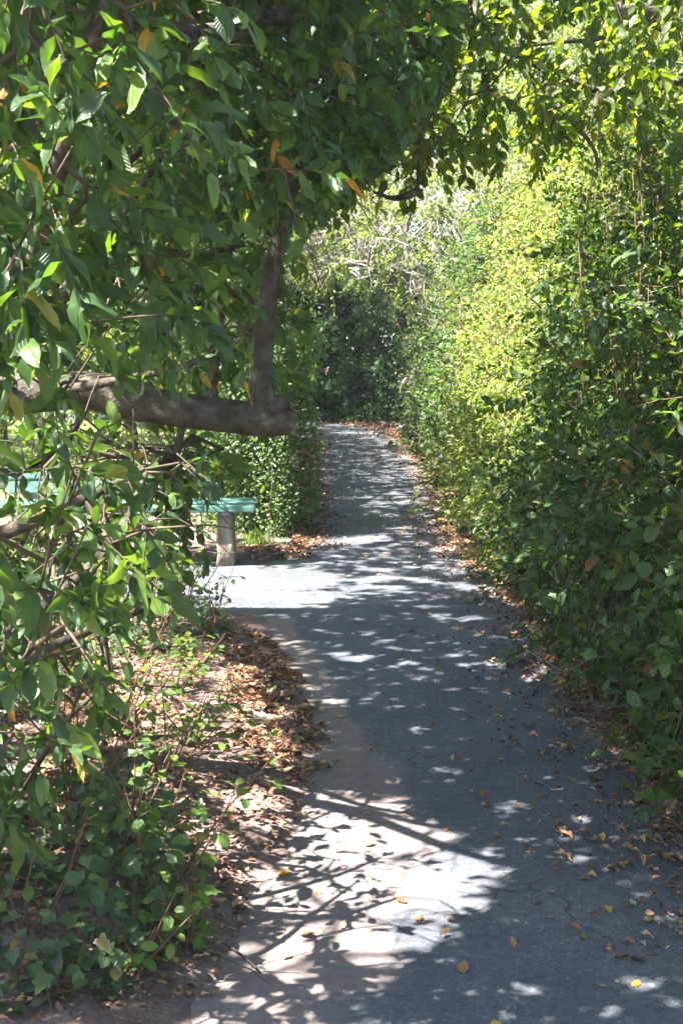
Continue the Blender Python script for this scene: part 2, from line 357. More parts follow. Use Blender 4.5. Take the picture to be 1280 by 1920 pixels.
def soil_mat():
    m, t, N, Lk = newmat('soil')
    g = N.new('ShaderNodeNewGeometry')
    def noise(sc, det=6, ro=.6):
        n = N.new('ShaderNodeTexNoise'); n.inputs['Scale'].default_value = sc; n.inputs['Detail'].default_value = det; n.inputs['Roughness'].default_value = ro
        Lk.new(g.outputs['Position'], n.inputs['Vector']); return n
    a = noise(5); cr = ramp(N, [(.3, (.10, .073, .063)), (.55, (.20, .150, .135)), (.75, (.27, .215, .20))]); Lk.new(a.outputs[0], cr.inputs[0])
    b = noise(70, 5, .7); br = ramp(N, [(.35, (.55, .5, .48)), (.65, (1.15, 1.15, 1.15))]); Lk.new(b.outputs[0], br.inputs[0])
    mx = N.new('ShaderNodeMix'); mx.data_type = 'RGBA'; mx.blend_type = 'MULTIPLY'; mx.inputs[0].default_value = 1; Lk.new(cr.outputs[0], mx.inputs[6]); Lk.new(br.outputs[0], mx.inputs[7])
    # grass beyond the bench clearing
    sp = N.new('ShaderNodeSeparateXYZ'); Lk.new(g.outputs['Position'], sp.inputs[0])
    gr = noise(22, 4); gcr = ramp(N, [(.3, (.05, .09, .022)), (.6, (.11, .16, .045)), (.8, (.22, .22, .10))]); Lk.new(gr.outputs[0], gcr.inputs[0])
    mr = N.new('ShaderNodeMapRange'); mr.inputs[1].default_value = -2.6; mr.inputs[2].default_value = -4.2; Lk.new(sp.outputs[0], mr.inputs[0])
    m2 = N.new('ShaderNodeMix'); m2.data_type = 'RGBA'; Lk.new(mr.outputs[0], m2.inputs[0]); Lk.new(mx.outputs[2], m2.inputs[6]); Lk.new(gcr.outputs[0], m2.inputs[7])
    p = N.new('ShaderNodeBsdfPrincipled'); p.inputs['Roughness'].default_value = .95; p.inputs['Specular IOR Level'].default_value = .15
    Lk.new(m2.outputs[2], p.inputs['Base Color'])
    bp = N.new('ShaderNodeBump'); bp.inputs['Strength'].default_value = .7; bp.inputs['Distance'].default_value = .012; Lk.new(b.outputs[0], bp.inputs['Height']); Lk.new(bp.outputs[0], p.inputs['Normal'])
    o = N.new('ShaderNodeOutputMaterial'); Lk.new(p.outputs[0], o.inputs[0]); return m
def asphalt_mat():
    m, t, N, Lk = newmat('asphalt')
    g = N.new('ShaderNodeNewGeometry')
    def noise(sc, det=5, ro=.6):
        n = N.new('ShaderNodeTexNoise'); n.inputs['Scale'].default_value = sc; n.inputs['Detail'].default_value = det; n.inputs['Roughness'].default_value = ro
        Lk.new(g.outputs['Position'], n.inputs['Vector']); return n
    def mul(a, b):
        mx = N.new('ShaderNodeMix'); mx.data_type = 'RGBA'; mx.blend_type = 'MULTIPLY'; mx.inputs[0].default_value = 1; Lk.new(a, mx.inputs[6]); Lk.new(b, mx.inputs[7]); return mx.outputs[2]
    a = noise(1.6, 6); cr = ramp(N, [(.28, (.052, .059, .072)), (.5, (.078, .086, .100)), (.75, (.112, .118, .130))]); Lk.new(a.outputs[0], cr.inputs[0])
    vo = N.new('ShaderNodeTexVoronoi'); vo.inputs['Scale'].default_value = 130; Lk.new(g.outputs['Position'], vo.inputs['Vector'])
    vb = N.new('ShaderNodeSeparateXYZ'); Lk.new(vo.outputs['Color'], vb.inputs[0])
    vr = ramp(N, [(0, (.78, .78, .79)), (.6, (.98, .98, .98)), (.94, (1.12, 1.11, 1.1)), (1, (1.7, 1.65, 1.6))]); Lk.new(vb.outputs[0], vr.inputs[0])
    c = mul(cr.outputs[0], vr.outputs[0])
    b = noise(26, 6, .7); br = ramp(N, [(.3, (.72, .72, .73)), (.7, (1.2, 1.2, 1.2))]); Lk.new(b.outputs[0], br.inputs[0]); c = mul(c, br.outputs[0])
    # cracks
    w1 = noise(2.5, 4); wv = N.new('ShaderNodeVectorMath'); wv.operation = 'SCALE'; wv.inputs[3].default_value = .5; Lk.new(w1.outputs['Color'], wv.inputs[0])
    wa = N.new('ShaderNodeVectorMath'); wa.operation = 'ADD'; Lk.new(g.outputs['Position'], wa.inputs[0]); Lk.new(wv.outputs[0], wa.inputs[1])
    v2 = N.new('ShaderNodeTexVoronoi'); v2.feature = 'DISTANCE_TO_EDGE'; v2.inputs['Scale'].default_value = .9; Lk.new(wa.outputs[0], v2.inputs['Vector'])
    kr = ramp(N, [(0, (.35, .34, .34)), (.009, (1, 1, 1))]); Lk.new(v2.outputs['Distance'], kr.inputs[0])
    km = noise(.8, 2); kf = ramp(N, [(.46, (0, 0, 0)), (.56, (1, 1, 1))]); Lk.new(km.outputs[0], kf.inputs[0])
    mk = N.new('ShaderNodeMix'); mk.data_type = 'RGBA'; mk.inputs[6].default_value = (1, 1, 1, 1); Lk.new(kf.outputs[0], mk.inputs[0]); Lk.new(kr.outputs[0], mk.inputs[7])
    c = mul(c, mk.outputs[2])
    at = N.new('ShaderNodeAttribute'); at.attribute_name = 'dust'
    dn = noise(34, 6, .75); dadd = N.new('ShaderNodeMath'); dadd.operation = 'MULTIPLY_ADD'; Lk.new(at.outputs['Fac'], dadd.inputs[0]); dadd.inputs[1].default_value = 1.25; Lk.new(dn.outputs[0], dadd.inputs[2])
    dr_ = ramp(N, [(.62, (0, 0, 0)), (1.0, (.85, .85, .85))]); Lk.new(dadd.outputs[0], dr_.inputs[0])
    dc = ramp(N, [(.3, (.125, .098, .089)), (.7, (.205, .170, .158))]); Lk.new(b.outputs[0], dc.inputs[0])
    dm_ = N.new('ShaderNodeMix'); dm_.data_type = 'RGBA'; Lk.new(dr_.outputs[0], dm_.inputs[0]); Lk.new(c, dm_.inputs[6]); Lk.new(dc.outputs[0], dm_.inputs[7]); c = dm_.outputs[2]
    p = N.new('ShaderNodeBsdfPrincipled'); p.inputs['Roughness'].default_value = .82; p.inputs['Specular IOR Level'].default_value = .3; Lk.new(c, p.inputs['Base Color'])
    bp = N.new('ShaderNodeBump'); bp.inputs['Strength'].default_value = .3; bp.inputs['Distance'].default_value = .003; Lk.new(vo.outputs['Distance'], bp.inputs['Height'])
    b2 = N.new('ShaderNodeBump'); b2.inputs['Strength'].default_value = .35; b2.inputs['Distance'].default_value = .02; Lk.new(b.outputs[0], b2.inputs['Height']); Lk.new(bp.outputs[0], b2.inputs['Normal']); Lk.new(b2.outputs[0], p.inputs['Normal'])
    o = N.new('ShaderNodeOutputMaterial'); Lk.new(p.outputs[0], o.inputs[0]); return m
M['soil'] = soil_mat(); M['asphalt'] = asphalt_mat()
xs = np.concatenate([-np.geomspace(400, 6.5, 18), np.arange(-6, 4.2, .06), np.geomspace(4.6, 400, 18)])
ys = np.concatenate([-np.geomspace(300, 1.5, 14), np.arange(-1, 12, .06), np.arange(12, 30, .15), np.geomspace(31, 500, 18)])
gme = grid_mesh('ground', xs, ys, ground_z)
o = obj('ground', gme, M['soil'], None, True, 'structure'); o['label'] = 'brown leaf-mould soil and verges around the path'
def path_mesh():
    ys_ = np.concatenate([np.arange(-4, 12, .05), np.arange(12, Y_END + 3.5, .12)]); t = np.linspace(0, 1, 60)
    l = xl2(ys_) - .2; r = xr2(ys_) + .14
    X = l[:, None] * (1 - t) + r[:, None] * t; Yg = ys_[:, None] * np.ones(60)
    Z = .004 * snoise(X, Yg, 0, 2.0) + .0015 * snoise(X, Yg, 0, 9, 2)
    n, m = X.shape; i = np.arange(n - 1)[:, None] * m + np.arange(m - 1)[None]
    me = mesh_np('path', np.stack([X, Yg, Z], -1).reshape(-1, 3), [(4, np.stack([i, i + 1, i + m + 1, i + m], -1).reshape(-1, 4))])
    dl = X - l[:, None]; dr = r[:, None] - X
    dust = np.clip(1 - (dl - .22) / (.16 + .38 * np.clip((5.4 - Yg) / 1.2, 0, 1)) + .35 * snoise(X, Yg, 0, 5, 2), 0, 1) * (Yg < 7.4) + np.clip(1 - (dr - .12) / .25 + .3 * snoise(X, Yg, 0, 5, 4), 0, 1) * .8
    at = me.attributes.new('dust', 'FLOAT', 'POINT'); at.data.foreach_set('value', np.clip(dust, 0, 1).ravel().astype(np.float32))
    return me
o = obj('path', path_mesh(), M['asphalt'], None, True, 'structure'); o['label'] = 'worn grey asphalt footpath curving away to the left'

# ------------------------------------------------------------------ branching helper
def grow(skel_pts, skel_rad, targets, rmin=.0022, step=.16, sag=.05, power=2.3):
    """join each target to the nearest node of what has grown so far; returns list of polylines with radii and end directions"""
    nodes = [np.asarray(p, float) for p in skel_pts]; par = [-1] * len(nodes); w_ = [0.0] * len(nodes); ns = len(nodes)
    NA = np.array(nodes)
    order = np.argsort([np.min(np.linalg.norm(NA - t, axis=1)) for t in targets])
    ends = np.full(len(targets), -1); store = np.zeros((ns + len(targets) * 40, 3)); store[:ns] = NA; n = ns
    for k in order:
        t = targets[k]; d = np.linalg.norm(store[:n] - t, axis=1); d = d + .25 * np.maximum(store[:n, 2] - t[2], 0) * 0
        j = int(np.argmin(d)); L = d[j]; c = max(1, min(38, int(L / step)))
        off = rng.normal(0, .07 * L, 3); last = j
        for q in range(1, c + 1):
            f = q / c; p = store[j] * (1 - f) + t * f + off * math.sin(math.pi * f) + np.array([0, 0, sag * L * math.sin(math.pi * f)])
            store[n] = p; par.append(last); w_.append(0.0); last = n; n += 1
        ends[k] = last
    for e in ends:
        i = e
        while i >= 0: w_[i] += 1; i = par[i]
    rad = np.array([rmin * max(x, 1) ** (1 / power) for x in w_]); ch = {}
    for i in range(ns, n): ch.setdefault(par[i], []).append(i)
    lines = []
    for i in range(n):
        for c in ch.get(i, []):
            if i >= ns and len(ch[i]) and c == max(ch[i], key=lambda q: w_[q]) and par[i] >= 0 and i >= ns: continue
            line = [i, c]; cur = c
            while ch.get(cur): cur = max(ch[cur], key=lambda q: w_[q]); line.append(cur)
            r = np.array([rad[q] for q in line]); r[0] = min(r[0], r[1] * 1.1) if i >= ns else r[1]
            lines.append((store[line], r))
    dirs = nrm(np.array([store[e] - store[par[e]] for e in ends]))
    return lines, store[ends], dirs
def spray(tips, dirs, nleaf, Lrange, wr, tw_len, droop=.5, upn=.8):
    """a leafy shoot at every tip: leaves spiralling along a short twig"""
    Pp, D, N, L = [], [], [], []; twigs = []
    for p, d in zip(tips, dirs):
        n = int(rng.integers(*nleaf)); tl = tw_len * rng.uniform(.6, 1.3)
        dd = nrm(d + rng.normal(0, .35, 3) + np.array([0, 0, -.15])); u = nrm(np.cross(dd, rng.normal(size=3))); v = np.cross(dd, u)
        pts = [p + dd * tl * f + np.array([0, 0, -.25 * tl * f * f]) for f in (0, .35, .7, 1)]; twigs.append(np.array(pts)); ph = rng.uniform(0, 6.3)
        for k in range(n):
            f = .1 + .9 * (k + rng.uniform(0, .6)) / n; f = min(f, 1); a = ph + k * 2.4
            q = p + dd * tl * f + np.array([0, 0, -.25 * tl * f * f]); rad = math.cos(a) * u + math.sin(a) * v
            ax = nrm(dd * (.25 + .7 * f) + rad * .8 + np.array([0, 0, -droop * rng.uniform(.3, 1.5)]) + rng.normal(0, .28, 3))
            nn = nrm(np.array([0, 0, upn]) + rad * .35 + rng.normal(0, .5, 3))
            Pp.append(q); D.append(ax); N.append(nn); L.append(rng.uniform(*Lrange) * (.8 + .3 * math.sin(math.pi * min(f, .9))))
    Pp, D, N, L = map(np.array, (Pp, D, N, L)); W = L * rng.uniform(wr[0], wr[1], len(L))
    return Pp, D, N, L, W, twigs

# ------------------------------------------------------------------ the leaning tree on the left
BIG = [tpl_big(i) for i in range(8)]
def leaning_tree():
    root = thing('leaning_tree', (-2.35, 4.75, 0), 'leaning tree with a horizontal trunk, one upright limb and large drooping glossy leaves', 'tree')
    tr = np.array([(-2.35, 4.75, -.15), (-2.25, 4.68, .5), (-2.0, 4.5, 1.05), (-1.55, 4.35, 1.36), P(120, 733, 4.26), P(240, 752, 4.22), P(330, 768, 4.2), P(430, 780, 4.2), P(500, 787, 4.17), P(528, 788, 4.15), P(545, 786, 4.13)])
    rr = [.14, .115, .095, .08, .064, .060, .057, .055, .056, .052, .034]
    t = Tubes(); t.add(tr, rr, 36, .045, 16); t.build('trunk', M['bark'], root)
    lm = np.array([P(497, 785, 4.17), P(492, 745, 4.17), P(490, 690, 4.17), P(499, 600, 4.17), P(511, 500, 4.18), P(535, 410, 4.2), P(562, 250, 4.25), P(592, 110, 4.3), P(625, -60, 4.35), P(680, -300, 4.4)])
    lr = [.072, .047, .035, .032, .030, .028, .025, .022, .019, .012]
    t = Tubes(); t.add(lm, lr, 20, .03, 10); t.build('limb', M['bark'], root)
    # stub and burr where the limb leaves the log, sawn end
    t = Tubes(); t.add([P(515, 770, 4.13), P(537, 750, 4.11), P(543, 738, 4.1)], [.03, .02, .008], 8, .25, 3); t.build('broken_stub', M['bark'], root)
    t = Tubes(); t.add([P(575, 160, 4.28), P(540, 45, 4.15), P(480, 30, 3.95), P(400, 60, 3.6), P(300, 50, 3.2), P(200, 20, 2.9)], [.028, .03, .03, .024, .017, .01], 10, .06, 6)
    t.add([P(392, 775, 4.2), P(400, 720, 4.22), P(412, 620, 4.25), P(424, 520, 4.3), P(440, 380, 4.4), P(450, 200, 4.5)], [.017, .014, .013, .012, .01, .007], 8, .05, 6)
    t.add([P(100, 735, 4.26), P(210, 715, 4.0), P(330, 690, 3.9), P(420, 655, 3.9), P(475, 615, 3.9)], [.02, .015, .011, .008, .004], 8, .06, 6)
    t.add([P(-60, 745, 4.3), P(30, 610, 4.0), P(70, 480, 3.8), P(110, 320, 3.5), P(160, 150, 3.3), P(220, -100, 3.2)], [.05, .035, .03, .024, .018, .01], 10, .06, 6)
    t.add([P(-20, 660, 4.1), P(110, 560, 3.9), P(200, 440, 3.7), P(300, 300, 3.6)], [.028, .022, .016, .009], 8, .06, 6)
    t.add([P(-200, 900, 3.6), P(-60, 1000, 3.3), P(60, 980, 3.2), P(160, 935, 3.2), P(270, 880, 3.3)], [.03, .024, .018, .014, .007], 8, .06, 6)
    t.add([P(-200, 1250, 3.3), P(0, 1190, 3.3), P(140, 1090, 3.4), P(230, 985, 3.5), P(275, 885, 3.6)], [.022, .018, .014, .012, .007], 8, .06, 6)
    t.add([P(-100, 1420, 3.0), P(60, 1240, 3.0), P(150, 1190, 3.1), P(250, 1150, 3.3), P(345, 1115, 3.5)], [.016, .013, .011, .009, .004], 8, .06, 6)
    t.build('bough', M['bark'], root)
    sk = np.vstack([catmull(tr, np.ones(len(tr)), 6)[0][26:], catmull(lm, np.ones(len(lm)), 6)[0]] + [catmull(np.array(q), np.ones(len(q)), 6)[0] for q in (
        [P(540, 45, 4.15), P(480, 30, 3.95), P(400, 60, 3.6), P(300, 50, 3.2), P(200, 20, 2.9)], [P(400, 720, 4.22), P(412, 620, 4.25), P(424, 520, 4.3), P(440, 380, 4.4)],
        [P(210, 715, 4.0), P(330, 690, 3.9), P(475, 615, 3.9)], [P(30, 610, 4.0), P(70, 480, 3.8), P(110, 320, 3.5), P(160, 150, 3.3), P(220, -100, 3.2)], [P(110, 560, 3.9), P(200, 440, 3.7), P(300, 300, 3.6)],
        [P(60, 980, 3.2), P(160, 935, 3.2), P(270, 880, 3.3)], [P(0, 1190, 3.3), P(140, 1090, 3.4), P(275, 885, 3.6)], [P(60, 1240, 3.0), P(250, 1150, 3.3), P(345, 1115, 3.5)])])
    # leafy shoots filling the crown; the crown's right outline
    by = np.array([-400, 0, 150, 300, 380, 450, 600, 720, 800, 860, 950, 1050, 1150, 1250, 1350, 1450, 1550])
    bx = np.array([900, 830, 800, 700, 600, 520, 545, 540, 470, 440, 410, 360, 300, 240, 180, 130, 60])
    T = []
    tries = 0
    while len(T) < 1250 and tries < 30000:
        tries += 1
        py = rng.uniform(-420, 1540); px = rng.uniform(-260, 900); lim = np.interp(py, by, bx)
        if px > lim - rng.exponential(25): continue
        f = px / max(lim, 1)
        Y = 2.1 + 3.1 * rng.random() ** (.65 if px > 150 else 1.0) if py < 720 else 2.1 + 2.5 * rng.random() ** .7
        if px > 330 and Y < 3.0: continue
        if px > 560: Y = rng.uniform(3.6, 6.0)
        dens = 1.0 if py < 620 else (.75 if py < 900 else .55)
        if py > 850 and px > 110: dens *= .62
        if 1040 < py < 1300 and px > 150: dens *= .5
        # keep the trunk and the limb in view
        if 470 < px < 560 and 420 < py < 760 and Y < 4.25: continue
        if 190 < px < 560 and 660 < py < 830 and Y < 4.3: continue
        if rng.random() > dens: continue
        T.append(P(px, py, Y))
    for _ in range(45): T.append(P(rng.uniform(60, 400), rng.uniform(835, 985), rng.uniform(3.4, 4.9)))
    for _ in range(90): T.append(P(rng.uniform(450, 660), rng.uniform(-150, 375), rng.uniform(3.3, 4.1)))
    for _ in range(110):
        px = rng.uniform(540, 850); py = rng.uniform(-200, np.interp(px, [540, 700, 850], [390, 340, 230])); T.append(P(px, py, rng.uniform(4.3, 6.2)))
    for _ in range(520):                       # the crown goes on behind the trunk, above head height
        py = rng.uniform(-300, 700); px = rng.uniform(-250, 640 if py < 400 else 575)
        if rng.random() < .25 and py > 450: continue
        T.append(P(px, py, rng.uniform(4.9, 7.6)))
    T = np.array(T); T = T[~(in_well(T, .03) & (rng.random(len(T)) > np.where(T[:, 2] < 1.4, .7, .12)))]
    T = np.vstack([T] + [P(rng.uniform(20, 395), rng.uniform(830, 1000), rng.uniform(3.2, 4.9))[None] for _ in range(80)] + [P(rng.uniform(0, 300), rng.uniform(1000, 1150), rng.uniform(3.0, 4.3))[None] for _ in range(45)])
    lines, tips, dirs = grow(sk, None, T, .0020, .12, .04)
    right = np.array([.45, -.35, -.25])
    dirs = nrm(dirs + right + rng.normal(0, .3, dirs.shape))
    Pp, D, N, L, W, tw = spray(tips, dirs, (9, 16), (.042, .088), (.32, .48), .17, .38, .7)
    sz = .62 + .55 * rng.random(len(L)) ** 1.6; L = L * sz * 1.12; W = W * sz * 1.12
    x, y, d = proj(Pp + D * L[:, None] * .5)
    bad = (((x > 476) & (x < 548) & (y > 430) & (y < 760) & (d < 4.2)) & (rng.random(len(x)) > .06)) | (((x > 215) & (x < 556) & (y > 735) & (y < 835) & (d < 4.3)) & (rng.random(len(x)) > .14))
    bad |= (x > np.interp(y, by, bx) + 45)
    bad |= ((x > 392) & (x < 490) & (y > 925) & (y < 1070)) | ((x > 345) & (x < 400) & (y > 930) & (y < 990) & (rng.random(len(x)) > .3))
    bad |= np.isnan(d) | (d < 1.6)
    bad |= in_well(Pp) & (rng.random(len(x)) > np.where(y > 790, .28, .09))
    k = ~bad
    t = Tubes()
    for p, r in lines: t.add(p, np.minimum(r, .014), 5)
    for p in tw: t.add(p, [.0022, .002, .0017, .001], 3)
    t.build('twigs', M['twig'], root, 'stuff')
    foliage(root, Pp[k], D[k], N[k], L[k], W[k], BIG, M['tree_leaf'], 300, 'foliage', 30, 1)
leaning_tree()

# ------------------------------------------------------------------ overhanging tree from the right
ROUND = [tpl_round(), tpl_small()]
def overhanging_tree():
    root = thing('overhanging_tree', (3.0, 7.4, 0), 'thin-branched tree arching over the path at the top right with small oval leaves', 'tree')
    tr = np.array([(3.0, 7.4, -.1), (2.95, 7.4, 1.2), (2.75, 7.3, 2.3), (2.3, 7.2, 3.0), P(1220, 30, 7.0), P(1120, 20, 6.8), P(1000, -40, 6.6), P(850, -120, 6.4)])
    t = Tubes(); t.add(tr, [.11, .10, .085, .07, .05, .04, .03, .015], 12, .06, 8); t.build('trunk', M['bark'], root)
    B = [[P(1220, 30, 7.0), P(1130, 70, 6.8), P(1040, 80, 6.6), P(960, 90, 6.4)],
         [P(1280, 150, 6.6), P(1200, 168, 6.4), P(1120, 170, 6.3), P(1060, 148, 6.2), P(980, 112, 6.1), P(900, 60, 6.0)],
         [P(1120, 170, 6.3), P(1110, 225, 6.2), P(1090, 270, 6.1)], [P(1010, 120, 6.1), P(1040, 190, 6.0), P(1110, 275, 5.9), P(1118, 330, 5.9)],
         [P(1160, 40, 6.8), P(1150, 130, 6.7), P(1180, 200, 6.6), P(1230, 290, 6.6)],
         [P(900, -60, 6.0), P(885, 60, 5.6), P(880, 180, 5.4)], [P(830, -60, 5.6), P(800, 120, 5.3), P(785, 250, 5.2), P(783, 365, 5.2)], [P(783, 360, 5.2), P(740, 372, 5.2), P(700, 360, 5.2)],
         [P(1300, -200, 5.5), P(1000, -300, 4.8), P(700, -500, 4.0)], [(2.6, 7.3, 2.6), (2.3, 5.2, 3.6), (1.8, 3.2, 3.9), (1.4, 1.6, 4.0)], [(2.0, 4.2, 3.75), (1.2, 3.4, 3.8), (.3, 3.0, 3.6)],
         [P(1120, 20, 6.8), P(900, -200, 8.5), P(760, -100, 9.5), P(650, 60, 10.0)], [(2.75, 7.3, 2.3), (2.3, 9.5, 3.4), (1.4, 11, 3.7), (.4, 12, 3.6)]]
    t = Tubes(); SK = [catmull(tr, np.ones(len(tr)), 6)[0][12:]]
    for b in B:
        b = np.array(b); t.add(b, np.linspace(.017, .005, len(b)) if len(b) < 5 else np.linspace(.024, .006, len(b)), 7, .06, 6); SK.append(catmull(b, np.ones(len(b)), 5)[0])
    t.build('bough', M['bark'], root)
    T = []
    for _ in range(720):                       # what hangs in view
        px = rng.uniform(600, 1420); py = rng.uniform(-160, 330); lim = np.interp(px, [600, 700, 800, 900, 1000, 1100, 1200, 1400], [380, 370, 350, 270, 240, 300, 270, 250])
        if py > lim - rng.exponential(40): continue
        if abs(px - 1050) < 70 and abs(py - 60) < 34 : continue
        T.append(P(px, py, rng.uniform(4.8, 8.2)))
    for _ in range(120):                       # unseen crown above and behind, added for its shade
        q = np.array([rng.uniform(-.6, 3.0), rng.uniform(.8, 7.5), rng.uniform(3.0, 4.6)])
        if q[1] < 3.6: T.append(q)
    T = np.array(T)
    x, y, d = proj(T); hole = (abs(x - 1060) < 75) & (abs(y - 60) < 40)
    T = T[~hole & ~in_well(T, .1)]
    lines, tips, dirs = grow(np.vstack(SK), None, T, .0019, .15, .05)
    Pp, D, N, L, W, tw = spray(tips, nrm(dirs + np.array([-.2, -.1, -.35])), (11, 18), (.048, .07), (.5, .62), .22, .5, .8)
    big = np.where((Pp[:, 1] > 9) | (proj(Pp)[1] < -60) | np.isnan(proj(Pp)[1]), 1.55, 1.0); L = L * big; W = W * big  # far and out-of-view leaves enlarged to cast more shade
    k = ~(in_well(Pp) & (rng.random(len(Pp)) > .12))
    x, y, d = proj(Pp); k &= ~((abs(x - 1055) < 45) & (abs(y - 62) < 28) & (rng.random(len(Pp)) > .25))
    k &= ~(d < 1.8)
    t = Tubes()
    for p, r in lines: t.add(p, np.minimum(r, .012), 4)
    for p in tw: t.add(p, [.0018, .0016, .0014, .001], 3)
    t.build('twigs', M['twig'], root, 'stuff')
    foliage(root, Pp[k], D[k], N[k], L[k], W[k], ROUND, M['canopy_leaf'], 300, 'foliage', 20, 1)
overhanging_tree()

def added_shade_tree(label, dx, dy, groups, leafL=(.065, .105)):  # tree added for the shade its crown casts on the path
    root = thing('added_shade_tree', (-3.6 + dx, 7.0 + dy, 0), label, 'tree', 'added trees shading the path from the left')
    sh = np.array([dx, dy, 0])
    tr = np.array([(-3.6, 7.0, -.1), (-3.55, 7.0, 1.4), (-3.3, 7.0, 2.6), (-2.7, 6.9, 3.5), (-1.9, 6.8, 4.1), (-1.0, 6.6, 4.4)]) + sh
    t = Tubes(); t.add(tr, [.17, .15, .13, .10, .07, .04], 14, .05, 8); t.build('trunk', M['bark'], root)
    B = [[(-3.4, 7.0, 2.3), (-3.1, 8.6, 3.5), (-2.6, 10.4, 4.1), (-2.0, 12.5, 4.3), (-1.6, 14.2, 4.3)], [(-3.3, 7.0, 2.6), (-3.1, 5.6, 3.3), (-2.7, 4.0, 3.7), (-2.1, 2.6, 3.9)], [(-2.7, 6.9, 3.5), (-1.9, 5.6, 4.2), (-1.2, 4.2, 4.4), (-.8, 2.8, 4.3)], [(-2.6, 10.4, 4.1), (-1.6, 10.2, 4.4), (-.6, 10.4, 4.4)]]
    SK = [catmull(tr, np.ones(len(tr)), 6)[0][14:]]; t = Tubes()
    for b in B:
        b = np.array(b) + sh; t.add(b, np.linspace(.06, .014, len(b)), 8, .05, 6); SK.append(catmull(b, np.ones(len(b)), 6)[0])
    t.build('bough', M['bark'], root)
    T = []
    def feet(n, gx, gy, z, hole=9.0):  # sets foliage where its shadow lands on the given ground
        c = 0
        while c < n:
            zz, a, b = rng.uniform(*z), rng.uniform(*gx), rng.uniform(*gy)
            if snoise(a, b, 0, 2.6, 8) > hole: continue
            c += 1; T.append(np.array([a + zz * S[0] / S[2], b + zz * S[1] / S[2], zz]))
    for g_ in groups: feet(*g_)
    T = np.array(T); T = T[~in_well(T, .1)]
    lines, tips, dirs = grow(np.vstack(SK), None, T, .0021, .2, .05)
    Pp, D, N, L, W, tw = spray(tips, dirs, (11, 18), leafL, (.45, .58), .24, .4, .8)
    k = ~(in_well(Pp) & (rng.random(len(Pp)) > .12)); x, y, d = proj(Pp); k &= ~(d < 1.8)
    t = Tubes()
    for p, r in lines: t.add(p, np.minimum(r, .02), 4)
    t.build('twigs', M['twig'], root, 'stuff')
    foliage(root, Pp[k], D[k], N[k], L[k], W[k], ROUND, M['canopy_leaf'], 0)
added_shade_tree('added broad tree behind the leaning one, its high crown placed to shade the path', 0, 0, [(1000, (-.7, 1.7), (4.4, 8.0), (3.4, 5.0)), (1450, (-.9, 1.7), (7.9, 15), (3.4, 5.0)), (430, (-1.0, 1.8), (1.9, 3.4), (3.3, 4.8)), (560, (.4, 2.0), (2.6, 6.0), (3.3, 4.8)), (260, (-2.3, -.35), (1.4, 5.8), (2.7, 4.6), .3), (260, (-1.4, -.35), (2.0, 4.0), (2.7, 4.4))])
added_shade_tree('second added broad tree behind the left hedge, its crown placed to shade the far path', -.6, 11.0, [(800, (-1.1, 1.45), (14.6, 23.5), (3.4, 5.0))], (.085, .13))

